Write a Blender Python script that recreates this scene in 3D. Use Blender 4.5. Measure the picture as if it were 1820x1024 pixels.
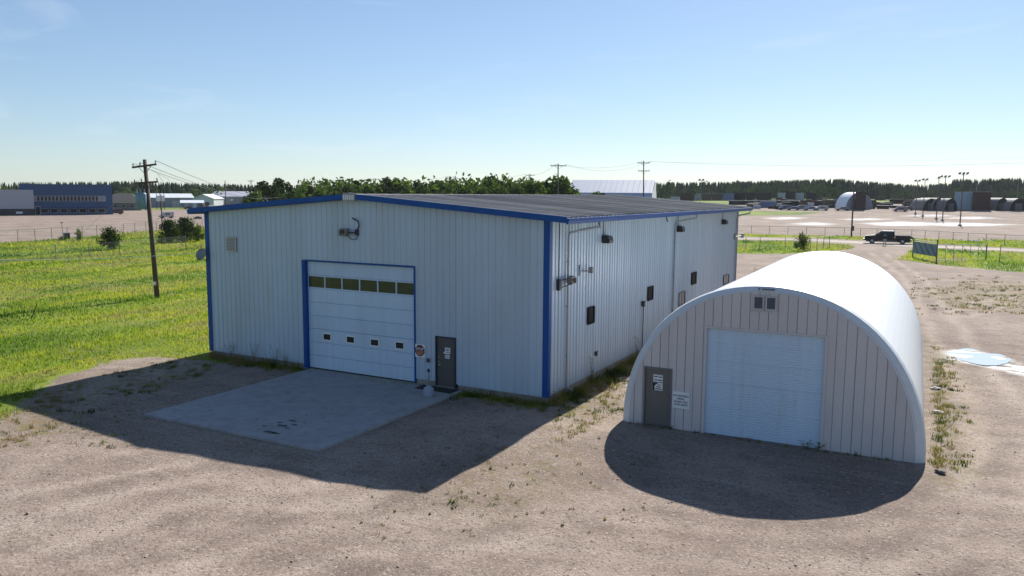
import bpy, bmesh, math, random
import numpy as np
from mathutils import Vector, Matrix
R = math.radians
random.seed(7); rng = np.random.default_rng(7)
for o in list(bpy.data.objects): bpy.data.objects.remove(o, do_unlink=True)
scene = bpy.context.scene
col = scene.collection

# ------------------------------------------------------------------ camera
F, PITCH, ROLL, CX, CY, CZ, YAW = 1404.58, 0.1190, 0.00681, 31.3736, -26.9266, 8.0807, 0.49234
cy_, sy_ = math.cos(YAW), math.sin(YAW); cp, sp = math.cos(PITCH), math.sin(PITCH)
R0 = Vector((cy_, sy_, 0)); FW = Vector((-sy_*cp, cy_*cp, -sp)); U0 = Vector((-sy_*sp, cy_*sp, cp))
RV = R0*math.cos(ROLL) + U0*math.sin(ROLL); UV = U0*math.cos(ROLL) - R0*math.sin(ROLL)
cam = bpy.data.cameras.new('camera'); camo = bpy.data.objects.new('camera', cam); col.objects.link(camo)
camo.matrix_world = Matrix(((RV.x, UV.x, -FW.x, CX), (RV.y, UV.y, -FW.y, CY), (RV.z, UV.z, -FW.z, CZ), (0, 0, 0, 1)))
cam.sensor_width = 36; cam.lens = F/1820*36; cam.clip_start = .1; cam.clip_end = 6000
scene.camera = camo
scene.render.resolution_x, scene.render.resolution_y = 1024, 576

# ------------------------------------------------------------------ light
SUN_EL, SUN_AZ = 36.8, -1.0            # degrees; azimuth from +Y towards +X
world = bpy.data.worlds.new('World'); scene.world = world; world.use_nodes = True
wn, wl = world.node_tree.nodes, world.node_tree.links
wn.clear()
sky = wn.new('ShaderNodeTexSky'); sky.sky_type = 'NISHITA'; sky.sun_disc = False
sky.sun_elevation = R(SUN_EL); sky.sun_rotation = R(SUN_AZ); sky.altitude = 700
sky.air_density = 1.0; sky.dust_density = .35; sky.ozone_density = 2.0
bg = wn.new('ShaderNodeBackground'); bg.inputs[1].default_value = .092
wo = wn.new('ShaderNodeOutputWorld')
tint = wn.new('ShaderNodeMix'); tint.data_type = 'RGBA'; tint.blend_type = 'MULTIPLY'; tint.inputs[0].default_value = 1; tint.inputs[7].default_value = (.90, 1.0, 1.12, 1)
gm_ = wn.new('ShaderNodeGamma'); gm_.inputs[1].default_value = .80
wl.new(sky.outputs[0], gm_.inputs[0]); wl.new(gm_.outputs[0], tint.inputs[6])
wt = wn.new('ShaderNodeTexCoord'); wm = wn.new('ShaderNodeMapping'); wm.inputs['Scale'].default_value = (1.6, 2.6, 9); wm.inputs['Rotation'].default_value = (.25, .1, .4); wl.new(wt.outputs['Generated'], wm.inputs[0])
wz = wn.new('ShaderNodeTexNoise'); wz.inputs['Scale'].default_value = 2.2; wz.inputs['Detail'].default_value = 7; wz.inputs['Roughness'].default_value = .6; wz.inputs['Distortion'].default_value = .6; wl.new(wm.outputs[0], wz.inputs['Vector'])
wr = wn.new('ShaderNodeMapRange'); wr.inputs[1].default_value = .58; wr.inputs[2].default_value = .82; wr.inputs[4].default_value = .30; wl.new(wz.outputs[0], wr.inputs[0])
wx = wn.new('ShaderNodeMix'); wx.data_type = 'RGBA'; wx.inputs[7].default_value = (6.2, 6.6, 7.0, 1); wl.new(wr.outputs[0], wx.inputs[0]); wl.new(tint.outputs[2], wx.inputs[6]); wl.new(wx.outputs[2], bg.inputs[0]); wl.new(bg.outputs[0], wo.inputs[0])
sl = bpy.data.lights.new('sun', 'SUN'); sl.energy = 5.0; sl.angle = R(.53); sl.color = (1, .95, .87)
so = bpy.data.objects.new('sun', sl); col.objects.link(so)
sdir = Vector((math.sin(R(SUN_AZ))*math.cos(R(SUN_EL)), math.cos(R(SUN_AZ))*math.cos(R(SUN_EL)), math.sin(R(SUN_EL))))
so.rotation_euler = sdir.to_track_quat('Z', 'Y').to_euler(); so.location = (0, 60, 60)
vs = scene.view_settings
vs.view_transform = 'Standard'; vs.look = 'None'; vs.gamma = 1; vs.exposure = .71
scene.render.engine = 'CYCLES'

# ------------------------------------------------------------------ materials
MATS = {}
def M(name, c, rough=.55, metal=0., var=.12, scale=2.0, bump=0., bscale=30., spec=.5, stretch=(1, 1, 1), dirt=None, dirtamt=.5, trans=0., rand=0.):
    if name in MATS: return MATS[name]
    m = bpy.data.materials.new(name); m.use_nodes = True; n, l = m.node_tree.nodes, m.node_tree.links
    b = n['Principled BSDF']; b.inputs['Roughness'].default_value = rough; b.inputs['Metallic'].default_value = metal
    b.inputs['Specular IOR Level'].default_value = spec
    tc = n.new('ShaderNodeTexCoord'); mp = n.new('ShaderNodeMapping'); mp.inputs['Scale'].default_value = stretch
    l.new(tc.outputs['Object'], mp.inputs[0])
    nz = n.new('ShaderNodeTexNoise'); nz.inputs['Scale'].default_value = scale; nz.inputs['Detail'].default_value = 6; nz.inputs['Roughness'].default_value = .65
    l.new(mp.outputs[0], nz.inputs['Vector'])
    mx = n.new('ShaderNodeMix'); mx.data_type = 'RGBA'
    c = tuple(c)
    mx.inputs[6].default_value = tuple(v*(1-var) for v in c)+(1,); mx.inputs[7].default_value = tuple(min(1, v*(1+var)) for v in c)+(1,)
    cr = n.new('ShaderNodeMapRange'); cr.inputs[1].default_value = .3; cr.inputs[2].default_value = .7
    l.new(nz.outputs[0], cr.inputs[0]); l.new(cr.outputs[0], mx.inputs[0])
    out = mx.outputs[2]
    if dirt:
        n2 = n.new('ShaderNodeTexNoise'); n2.inputs['Scale'].default_value = scale*2.3; n2.inputs['Detail'].default_value = 8
        l.new(mp.outputs[0], n2.inputs['Vector'])
        r2 = n.new('ShaderNodeMapRange'); r2.inputs[1].default_value = .52; r2.inputs[2].default_value = .8; r2.inputs[4].default_value = dirtamt
        l.new(n2.outputs[0], r2.inputs[0])
        m2 = n.new('ShaderNodeMix'); m2.data_type = 'RGBA'; m2.inputs[7].default_value = tuple(dirt)+(1,)
        l.new(r2.outputs[0], m2.inputs[0]); l.new(out, m2.inputs[6]); out = m2.outputs[2]
    if rand:
        oi = n.new('ShaderNodeObjectInfo'); mr = n.new('ShaderNodeMapRange'); mr.inputs[3].default_value = 1-rand; mr.inputs[4].default_value = 1+rand; l.new(oi.outputs['Random'], mr.inputs[0])
        vm = n.new('ShaderNodeVectorMath'); vm.operation = 'SCALE'; l.new(out, vm.inputs[0]); l.new(mr.outputs[0], vm.inputs['Scale']); out = vm.outputs[0]
    l.new(out, b.inputs['Base Color'])
    rr = n.new('ShaderNodeMapRange'); rr.inputs[3].default_value = max(.02, rough-.08); rr.inputs[4].default_value = min(1, rough+.08)
    l.new(nz.outputs[0], rr.inputs[0]); l.new(rr.outputs[0], b.inputs['Roughness'])
    if bump:
        n3 = n.new('ShaderNodeTexNoise'); n3.inputs['Scale'].default_value = bscale; n3.inputs['Detail'].default_value = 5
        l.new(mp.outputs[0], n3.inputs['Vector'])
        bp = n.new('ShaderNodeBump'); bp.inputs['Strength'].default_value = bump; bp.inputs['Distance'].default_value = .02
        l.new(n3.outputs[0], bp.inputs['Height']); l.new(bp.outputs[0], b.inputs['Normal'])
    if trans:
        tr = n.new('ShaderNodeBsdfTranslucent'); l.new(out, tr.inputs[0])
        ms = n.new('ShaderNodeMixShader'); ms.inputs[0].default_value = trans
        l.new(b.outputs[0], ms.inputs[1]); l.new(tr.outputs[0], ms.inputs[2]); l.new(ms.outputs[0], n['Material Output'].inputs[0])
    MATS[name] = m; return m

# ------------------------------------------------------------------ helpers
class MB:
    def __init__(s): s.v = []; s.f = []; s.mi = []; s.cur = 0
    def add(s, vs, fs):
        k = len(s.v); s.v += [tuple(p) for p in vs]; s.f += [tuple(i+k for i in f) for f in fs]; s.mi += [s.cur]*len(fs); return s
    def box(s, a, b):
        x0, y0, z0 = [min(p, q) for p, q in zip(a, b)]; x1, y1, z1 = [max(p, q) for p, q in zip(a, b)]
        return s.add([(x0,y0,z0),(x1,y0,z0),(x1,y1,z0),(x0,y1,z0),(x0,y0,z1),(x1,y0,z1),(x1,y1,z1),(x0,y1,z1)],
                     [(0,3,2,1),(4,5,6,7),(0,1,5,4),(1,2,6,5),(2,3,7,6),(3,0,4,7)])
    def beam(s, p, q, w, h, up=(0,0,1)):
        p, q = Vector(p), Vector(q); d = (q-p).normalized(); u = Vector(up)
        if abs(d.dot(u)) > .98: u = Vector((1,0,0))
        r = d.cross(u).normalized(); u = r.cross(d).normalized(); r = r*w/2; u = u*h/2
        return s.add([p-r-u,p+r-u,p+r+u,p-r+u,q-r-u,q+r-u,q+r+u,q-r+u],[(0,1,2,3),(7,6,5,4),(0,4,5,1),(1,5,6,2),(2,6,7,3),(3,7,4,0)])
    def tube(s, pts, r, n=6, cap=True):
        pts = [Vector(p) for p in pts]; rs = r if isinstance(r, (list, tuple)) else [r]*len(pts)
        vs = []; fs = []; prev = None
        for i, p in enumerate(pts):
            d = (pts[min(i+1, len(pts)-1)]-pts[max(i-1, 0)]).normalized()
            if prev is None: u = d.orthogonal().normalized()
            else:
                u = prev-d*prev.dot(d); u = u.normalized() if u.length > 1e-6 else d.orthogonal().normalized()
            prev = u; w = d.cross(u)
            for k in range(n):
                a = 2*math.pi*k/n; vs.append(p+(u*math.cos(a)+w*math.sin(a))*rs[i])
        for i in range(len(pts)-1):
            for k in range(n):
                fs.append((i*n+k, i*n+(k+1)%n, (i+1)*n+(k+1)%n, (i+1)*n+k))
        if cap: fs.append(tuple(range(n-1, -1, -1))); fs.append(tuple((len(pts)-1)*n+k for k in range(n)))
        return s.add(vs, fs)
    def lathe(s, prof, c=(0,0,0), n=14):
        vs = []; fs = []
        for r_, z in prof:
            for k in range(n):
                a = 2*math.pi*k/n; vs.append((c[0]+r_*math.cos(a), c[1]+r_*math.sin(a), c[2]+z))
        for i in range(len(prof)-1):
            for k in range(n): fs.append((i*n+k, i*n+(k+1)%n, (i+1)*n+(k+1)%n, (i+1)*n+k))
        fs.append(tuple(range(n-1,-1,-1))); fs.append(tuple((len(prof)-1)*n+k for k in range(n)))
        return s.add(vs, fs)
    def prism(s, poly, axis, a, b):
        n = len(poly)
        def P(p, t):
            if axis == 'x': return (t, p[0], p[1])
            if axis == 'y': return (p[0], t, p[1])
            return (p[0], p[1], t)
        vs = [P(p, a) for p in poly]+[P(p, b) for p in poly]
        fs = [tuple(range(n-1,-1,-1)), tuple(range(n, 2*n))]+[(i, (i+1)%n, n+(i+1)%n, n+i) for i in range(n)]
        return s.add(vs, fs)
    def quad(s, a, b, c, d): return s.add([a,b,c,d],[(0,1,2,3)])
    def mesh(s, name, mats, smooth=False):
        me = bpy.data.meshes.new(name); me.from_pydata([tuple(v) for v in s.v], [], s.f)
        for m in (mats if isinstance(mats, (list, tuple)) else [mats]): me.materials.append(m)
        if any(s.mi): me.polygons.foreach_set('material_index', s.mi)
        if smooth: me.polygons.foreach_set('use_smooth', [True]*len(me.polygons))
        bm = bmesh.new(); bm.from_mesh(me); bmesh.ops.recalc_face_normals(bm, faces=bm.faces); bm.to_mesh(me); bm.free()
        me.update(); return me
    def build(s, name, mats, parent=None, smooth=False, loc=None, rz=None):
        return link(name, s.mesh(name, mats, smooth), parent, loc, rz)
def link(name, me, parent=None, loc=None, rz=None):
    o = bpy.data.objects.new(name, me); col.objects.link(o); o.parent = parent
    if loc is not None: o.location = loc
    if rz is not None: o.rotation_euler.z = rz
    return o
def tag(o, label=None, cat=None, group=None, kind=None):
    if label: o['label'] = label
    if cat: o['category'] = cat
    if group: o['group'] = group
    if kind: o['kind'] = kind
    return o
def empty(name, loc=(0,0,0), rz=0): return link(name, None, None, loc, rz)
def copy_tree(o, parent=None):
    c = o.copy(); col.objects.link(c); c.parent = parent
    for ch in [x for x in list(o.children)]: copy_tree(ch, c)
    return c
def text(name, body, size, mat, parent, loc, rot, align='CENTER', depth=.002, xs=1.0):
    cu = bpy.data.curves.new(name, 'FONT'); cu.body = body; cu.size = size; cu.align_x = align; cu.align_y = 'CENTER'; cu.extrude = depth; cu.offset = size*.012
    cu.space_line = .95
    t = bpy.data.objects.new(name, cu); col.objects.link(t)
    dg = bpy.context.evaluated_depsgraph_get(); me = bpy.data.meshes.new_from_object(t.evaluated_get(dg))
    bpy.data.objects.remove(t); me.materials.clear(); me.materials.append(mat)
    o = link(name, me, parent, loc); o.rotation_euler = rot; o.scale = (xs, 1, 1); return o

def sst(a, b, x):
    t = np.clip((x-a)/(b-a), 0, 1); return t*t*(3-2*t)
def vnoise(x, y, seed=0):
    x = np.asarray(x, float); y = np.asarray(y, float)
    xi = np.floor(x).astype(np.int64); yi = np.floor(y).astype(np.int64); fx = x-xi; fy = y-yi
    def hsh(i, j):
        n = (i*374761393+j*668265263+seed*1442695041) & 0x7fffffff
        n = ((n ^ (n >> 13))*1274126177) & 0x7fffffff
        return ((n ^ (n >> 16)) & 0xffff)/65535.
    u = fx*fx*(3-2*fx); v = fy*fy*(3-2*fy)
    return (hsh(xi,yi)*(1-u)+hsh(xi+1,yi)*u)*(1-v)+(hsh(xi,yi+1)*(1-u)+hsh(xi+1,yi+1)*u)*v
W_, L_ = 18.5, 31.8
QX, QY, QA, QZ = 26.67, -.374, .0208, -.086
def hbase(x, y):
    x = np.asarray(x, float); y = np.asarray(y, float)
    z = QZ*sst(19.2, 21.8, x)*(1-sst(24, 40, y))
    z = z+5.5*sst(240, 410, y)*sst(-230, -130, x)
    return z
def hgt(x, y):
    x = np.asarray(x, float); y = np.asarray(y, float); z = hbase(x, y)
    near = (1-sst(45, 80, np.hypot(x-20, y+5)))
    dxb = np.maximum(np.maximum(-x, x-W_), 0); dyb = np.maximum(np.maximum(-y, y-L_), 0); away = sst(.2, 2.5, np.hypot(dxb, dyb))
    dxs = np.maximum(np.maximum(6.4-x, x-15.1), 0); dys = np.maximum(np.maximum(-8.8-y, y), 0); away = away*sst(.05, 1.5, np.hypot(dxs, dys))
    dxq = np.maximum(np.abs(x-QX)-5, 0); dyq = np.maximum(np.maximum(-.6-y, y-19), 0); away = away*sst(.1, 1.5, np.hypot(dxq, dyq))
    n = (vnoise(x*.35, y*.35, 1)-.5)*.10+(vnoise(x*1.1, y*1.1, 2)-.5)*.035
    c, s = math.cos(.35), math.sin(.35); u = x*c+y*s; w = -x*s+y*c
    n = n+(vnoise(u*.25, w*1.7, 3)-.5)*.045
    return z+n*near*away
def ray(px, py):
    d = FW + RV*((px-910)/F) - UV*((py-512)/F); return Vector((CX, CY, CZ)), d
def G(px, py, dz=0.):
    o, d = ray(px, py); t = np.concatenate([np.arange(10, 120, .25), np.arange(120, 900, 1.), np.arange(900, 4000, 10.)])
    z = o.z+d.z*t; k = np.argmax(z < hbase(o.x+d.x*t, o.y+d.y*t)+dz)
    a, b = t[max(k-1, 0)], t[k]
    for _ in range(20):
        m = (a+b)/2; p = o+d*m
        if p.z < float(hbase(p.x, p.y))+dz: b = m
        else: a = m
    return o+d*b
def AT(px, py, dep):
    o, d = ray(px, py); return o+d*dep
def depth(p): return (Vector(p)-Vector((CX, CY, CZ))).dot(FW)
def ground_at(px, dep):
    p = AT(px, 360, dep); return Vector((p.x, p.y, float(hbase(p.x, p.y))))
def face_cam(p): return math.atan2(CY-p[1], CX-p[0])+math.pi/2     # local -Y looks at the camera
def inpoly_sd(poly, x, y):
    P = np.asarray(poly, float); x = np.asarray(x, float); y = np.asarray(y, float)
    ins = np.zeros(x.shape, bool); dm = np.full(x.shape, 1e9)
    for i in range(len(P)):
        a, b = P[i], P[(i+1) % len(P)]; ex, ey = b-a
        t = np.clip(((x-a[0])*ex+(y-a[1])*ey)/(ex*ex+ey*ey+1e-12), 0, 1)
        dm = np.minimum(dm, np.hypot(x-a[0]-t*ex, y-a[1]-t*ey))
        c = ((a[1] > y) != (b[1] > y)) & (x < ex*(y-a[1])/((ey if abs(ey) > 1e-9 else 1e-9))+a[0]); ins ^= c
    return np.where(ins, -dm, dm)
def px_poly(pts): return [tuple(G(*p)[:2]) for p in pts]

# ------------------------------------------------------------------ ground
YARD = [(3.4,-15),(2.3,-11.2),(0,-8.7),(-1.6,-6.9),(-3.2,-3.1),(-1.6,-1.4),(.6,-1.0),(6.5,-.6),(18.5,-.6),(18.5,31.8),(0,31.8),(-8,40),(-10,84),(8,84.5),(14,89),(20.2,104),(19,118),(28.2,119),(27.8,92),(27.3,86),(31,80),(40,73.5),(60,66),(110,40),(110,-80),(-4,-80)]
LOT = px_poly([(-160,448),(0,432),(120,424),(220,414),(360,404),(470,392),(470,372),(330,372),(180,376),(-160,388)])
FARYARD = px_poly([(1290,418),(1330,417),(1520,420),(1700,427),(1990,440),(1990,360),(1820,360),(1560,360),(1380,362),(1290,366)])
GRASSPATCH = [px_poly(p) for p in ([(1290,384),(1420,382),(1470,377),(1300,374)], [(1700,436),(1760,426),(1900,430),(1900,443)])]
CRUST = px_poly([(1678,626),(1700,620),(1745,626),(1780,634),(1830,652),(1850,672),(1800,664),(1760,652),(1715,644),(1690,640)])
SPARSE = [px_poly(p) for p in ([(985,716),(1130,635),(1140,640),(1116,680),(1106,735),(1040,770),(985,790)],
          [(1652,600),(1700,640),(1712,700),(1735,770),(1720,830),(1680,870),(1640,860),(1652,800)],
          [(1640,520),(1720,500),(1830,500),(1830,560),(1700,548)], [(700,880),(840,820),(960,760),(1060,800),(1000,880),(860,930)],
          [(95,690),(290,640),(380,650),(330,690),(100,722),(40,712)], [(1320,500),(1340,476),(1420,474),(1400,490)], [(0,760),(60,720),(180,735),(60,790),(0,800)])]
ROADP = px_poly([(1180,421),(1330,421),(1440,423),(1530,427),(1620,432.5),(1720,437),(1830,442),(2000,450),(2000,460),(1830,450.5),(1720,445.5),(1620,441.5),(1530,436.5),(1440,430.5),(1330,428),(1180,428)])
def grass_mask(x, y):
    g = np.clip(.5+inpoly_sd(YARD, x, y)/2.2, 0, 1)
    sc = np.clip(np.hypot(x-CX, y-CY)/60, .5, 8)
    g = np.minimum(g, np.clip(.5+inpoly_sd(LOT, x, y)/(2*sc), 0, 1)); g = np.minimum(g, np.clip(.5+inpoly_sd(FARYARD, x, y)/(2*sc), 0, 1))
    g = np.minimum(g, np.clip(.5+inpoly_sd(ROADP, x, y)/2.5, 0, 1))
    for p in GRASSPATCH: g = np.maximum(g, np.clip(.5-inpoly_sd(p, x, y)/(2*sc), 0, 1))
    return g
def sparse_mask(x, y):
    s = np.zeros(np.shape(x))
    for i, p in enumerate(SPARSE): s = np.maximum(s, np.clip(.5-inpoly_sd(p, x, y)/1.6, 0, 1)*(.4 if i == 3 else 1))
    return s
def axis(parts):
    a = []
    for lo, hi, st in parts: a += list(np.arange(lo, hi, st))
    return np.array(a+[parts[-1][1]])
gx = axis([(-3000,-600,200),(-600,-320,20),(-320,-130,4),(-130,-30,1.6),(-30,45,.27),(45,90,1.5),(90,300,6),(300,700,40),(700,3000,230)])
gy = axis([(-400,-30,25),(-30,24,.27),(24,150,1.3),(150,460,4.5),(460,900,30),(900,4000,300)])
XX, YY = np.meshgrid(gx, gy); nx, ny = len(gx), len(gy)
me = bpy.data.meshes.new('ground')
me.vertices.add(nx*ny); me.vertices.foreach_set('co', np.stack([XX, YY, hgt(XX, YY)], -1).astype(np.float32).ravel())
ii = (np.arange(ny-1)[:, None]*nx+np.arange(nx-1)[None, :]).ravel()
fq = np.stack([ii, ii+1, ii+nx+1, ii+nx], 1).astype(np.int32)
me.loops.add(fq.size); me.loops.foreach_set('vertex_index', fq.ravel()); me.polygons.add(len(fq)); me.polygons.foreach_set('loop_start', np.arange(0, fq.size, 4, dtype=np.int32))
me.polygons.foreach_set('use_smooth', np.ones(len(fq), bool)); me.update(); me.validate()
ca = me.color_attributes.new('cover', 'FLOAT_COLOR', 'POINT')
cr_ = np.clip(.5-inpoly_sd(CRUST, XX, YY)/.5, 0, 1)
for q in ([(1415,398.5),(1445,395.5),(1475,398),(1450,400.5)], [(1540,397),(1600,394.2),(1655,396.3),(1640,401),(1575,401.2)], [(1640,398),(1690,396),(1740,397.2),(1795,399),(1740,401.6),(1680,401.6)], [(1365,388),(1400,386),(1425,387.6),(1390,390)], [(1690,387.8),(1730,385.8),(1765,387.3),(1725,389.2)], [(1500,390),(1545,388.4),(1575,389.8),(1530,391.5)], [(1615,383.6),(1660,382.2),(1685,383.4),(1650,384.8)]):
    cr_ = np.maximum(cr_, np.clip(.62-inpoly_sd(px_poly(q), XX, YY)/6, 0, 1))
ca.data.foreach_set('color', np.stack([grass_mask(XX, YY), sparse_mask(XX, YY), cr_, np.ones_like(XX)], -1).astype(np.float32).ravel())

LANES = [[(-60,925),(0,908),(186,868),(380,830),(520,850)],[(-60,985),(100,945),(260,890),(400,862),(600,880)],[(300,1040),(600,955),(900,940),(1200,965),(1500,985),(1680,950),(1790,850),(1800,760),(1745,690),(1690,600),(1655,540),(1630,500),(1590,470),(1560,450)],[(700,1060),(1000,985),(1350,1010),(1620,1040),(1800,960),(1880,820)],[(1700,560),(1760,540),(1900,520)],[(1340,470),(1450,468),(1560,462)]]
ln = np.zeros(XX.shape)
sel = (XX > -25) & (XX < 60) & (YY > -30) & (YY < 110); lx, ly = XX[sel], YY[sel]; acc_ = np.zeros(lx.shape)
for li, pl in enumerate(LANES):
    pts = [G(*p) for p in pl]; dist = np.full(lx.shape, 1e9); side = np.zeros(lx.shape)
    for a, c in zip(pts[:-1], pts[1:]):
        ex, ey = c.x-a.x, c.y-a.y; t = np.clip(((lx-a.x)*ex+(ly-a.y)*ey)/(ex*ex+ey*ey), 0, 1)
        d_ = np.hypot(lx-a.x-t*ex, ly-a.y-t*ey); sg = np.sign((lx-a.x)*ey-(ly-a.y)*ex); k = d_ < dist; dist = np.where(k, d_, dist); side = np.where(k, sg, side)
    w_ = dist*side+(vnoise(lx*.4, ly*.4, 30+li)-.5)*.5
    acc_ += np.exp(-((np.abs(w_)-.9)/.32)**2)*.9*(vnoise(lx*.15, ly*.15, 50+li)) -np.exp(-((np.abs(w_)-1.65)/.35)**2)*.45*(vnoise(lx*.2, ly*.2, 60+li))-np.exp(-(w_/.4)**2)*.35*(vnoise(lx*.2, ly*.2, 70+li))
ln[sel] = np.clip(acc_*1.6, -1, 1)
la = me.attributes.new('lane', 'FLOAT', 'POINT'); la.data.foreach_set('value', ln.astype(np.float32).ravel())
co = np.stack([XX, YY, hgt(XX, YY)-.014*ln], -1); me.vertices.foreach_set('co', co.astype(np.float32).ravel())
def ground_material():
    m = bpy.data.materials.new('ground_mat'); m.use_nodes = True; n, l = m.node_tree.nodes, m.node_tree.links; b = n['Principled BSDF']
    tc = n.new('ShaderNodeTexCoord'); OB = tc.outputs['Object']
    def noise(scale, det=5, rough=.6, stretch=None, rot=0):
        v = OB
        if stretch:
            mp = n.new('ShaderNodeMapping'); mp.inputs['Scale'].default_value = stretch; mp.inputs['Rotation'].default_value = (0, 0, rot); l.new(OB, mp.inputs[0]); v = mp.outputs[0]
        z = n.new('ShaderNodeTexNoise'); z.inputs['Scale'].default_value = scale; z.inputs['Detail'].default_value = det; z.inputs['Roughness'].default_value = rough
        l.new(v, z.inputs['Vector']); return z.outputs[0]
    def rng_(v, a, b_, c=0., d=1.):
        r = n.new('ShaderNodeMapRange'); r.inputs[1].default_value = a; r.inputs[2].default_value = b_; r.inputs[3].default_value = c; r.inputs[4].default_value = d; l.new(v, r.inputs[0]); return r.outputs[0]
    def mix(f, a, b_):
        x = n.new('ShaderNodeMix'); x.data_type = 'RGBA'
        for v, s in ((f, 0), (a, 6), (b_, 7)):
            if hasattr(v, 'links'): l.new(v, x.inputs[s])
            else: x.inputs[s].default_value = v if s == 0 else tuple(v)+(1,)
        return x.outputs[2]
    def math_(op, a, b_):
        x = n.new('ShaderNodeMath'); x.operation = op
        for v, s in ((a, 0), (b_, 1)):
            if hasattr(v, 'links'): l.new(v, x.inputs[s])
            else: x.inputs[s].default_value = v
        return x.outputs[0]
    at = n.new('ShaderNodeAttribute'); at.attribute_name = 'cover'
    se = n.new('ShaderNodeSeparateColor'); l.new(at.outputs['Color'], se.inputs[0])
    # gravel
    g = mix(rng_(noise(.16, 5), .36, .64), (.225, .168, .135), (.395, .314, .258))
    g = mix(rng_(noise(.8, 7, .72), .46, .70, 0, .75), g, (.165, .125, .104))
    g = mix(rng_(noise(.5, 9, .74, (.28, 1.8, 1), -.30), .5, .72, 0, .75), g, (.43, .352, .293))
    g = mix(rng_(noise(.7, 9, .78, (.25, 2.0, 1), -.42), .56, .74, 0, .6), g, (.135, .104, .088))
    tv = n.new('ShaderNodeAttribute'); tv.attribute_name = 'lane'
    g = mix(math_('MULTIPLY', tv.outputs['Fac'], rng_(noise(2.2, 8, .8), .30, .60, 0, 1)), g, (.47, .386, .323))
    g = mix(math_('MULTIPLY', rng_(tv.outputs['Fac'], -.05, -.9), rng_(noise(2.6, 8, .8), .32, .64, 0, .9)), g, (.145, .112, .094))
    vo = n.new('ShaderNodeTexVoronoi'); vo.inputs['Scale'].default_value = 17; l.new(OB, vo.inputs['Vector'])
    sv = n.new('ShaderNodeSeparateColor'); l.new(vo.outputs['Color'], sv.inputs[0])
    g = mix(rng_(sv.outputs[0], .82, 1, 0, .45), g, (.58, .50, .43))
    g = mix(rng_(sv.outputs[1], .76, 1, 0, .7), g, (.12, .092, .076))
    fine = noise(34, 4, .8)
    g = mix(rng_(fine, .38, .58, .62, 0), g, (.085, .064, .054))
    g = mix(rng_(fine, .62, .76, 0, .35), g, (.62, .53, .45))
    # grass floor
    h = mix(rng_(noise(.06, 4), .38, .62), (.085, .135, .016), (.19, .235, .024))
    h = mix(rng_(noise(.10, 5, .6, (.35, 1.8, 1), .6), .55, .7, 0, .8), h, (.20, .18, .075))
    h = mix(rng_(noise(1.8, 5, .7), .5, .75, 0, .7), h, (.06, .085, .015))
    edge = math_('SUBTRACT', noise(.9, 6, .7), .5)
    gm = math_('ADD', se.outputs[0], math_('MULTIPLY', edge, 1.3)); gm = rng_(gm, .42, .58)
    c = mix(gm, g, h)
    sm = math_('MULTIPLY', se.outputs[1], rng_(noise(1.6, 6, .75), .46, .62, 0, .85))
    c = mix(sm, c, mix(rng_(noise(2.2, 3), .42, .6), (.20, .135, .055), (.15, .16, .03)))
    cm = math_('MULTIPLY', se.outputs[2], rng_(noise(1.1, 6, .7, (.5, 1.6, 1), .4), .40, .52))
    c = mix(cm, c, (.78, .78, .78))
    l.new(c, b.inputs['Base Color']); b.inputs['Roughness'].default_value = .95; b.inputs['Specular IOR Level'].default_value = .2
    hh = math_('ADD', math_('MULTIPLY', vo.outputs['Distance'], -.5), math_('MULTIPLY', noise(7, 6, .75), 1.4))
    bp = n.new('ShaderNodeBump'); bp.inputs['Strength'].default_value = .6; bp.inputs['Distance'].default_value = .035; l.new(hh, bp.inputs['Height']); l.new(bp.outputs[0], b.inputs['Normal'])
    return m
me.materials.append(ground_material())
ground = link('ground', me); tag(ground, 'tan gravel yard and grass field', kind='structure')

# dirt road beyond the gate
mroad = M('road_dirt', (.34, .29, .25), .95, 0, .2, .5, .5, 6)
b = MB(); pts = [(1180,424.5),(1330,424.5),(1440,426.5),(1530,431.5),(1620,437),(1720,441),(1830,446),(2000,455)]
c = [G(*p) for p in pts]
top = []; bot = []
for i, p in enumerate(c):
    d = (c[min(i+1, len(c)-1)]-c[max(i-1, 0)]); nrm = Vector((-d.y, d.x, 0)).normalized()
    top.append(p+nrm*3.2+Vector((0,0,.02))); bot.append(p-nrm*3.2+Vector((0,0,.02)))
for i in range(len(c)-1): b.quad(bot[i], bot[i+1], top[i+1], top[i])
tag(b.build('dirt_road', mroad), 'pale dirt road running behind the gate', kind='structure')

# concrete apron in front of the door
mconc = M('concrete_apron_mat', (.30, .295, .295), .85, 0, .12, 1.2, .15, 40, dirt=(.12, .112, .108), dirtamt=.5)
b = MB(); b.box((6.55, -8.68, -.1), (14.75, -.03, .08))
ap = b.build('concrete_apron', mconc); tag(ap, 'smooth grey concrete apron before the overhead door', kind='structure')
mst = M('oil_stain', (.06, .055, .05), .6, 0, .3, 6)
for i, (px, py, r_) in enumerate([(478,768,.3),(502,757,.26),(497,751,.15),(520,748,.2),(470,757,.12),(541,752,.09),(512,762,.12),(523,755,.18),(457,745,.1),(590,728,.1),(640,700,.07),(490,770,.2),(545,738,.08),(575,742,.07)]):
    p = G(px, py, .08); b = MB(); n = 14; rr = [r_*.62*(.7+.6*random.random()) for _ in range(n)]
    b.add([(p.x+rr[k]*1.5*math.cos(2*math.pi*k/n), p.y+rr[k]*.7*math.sin(2*math.pi*k/n), .0835) for k in range(n)], [tuple(range(n))])
    b.build('oil_stain', mst, ap)

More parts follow.
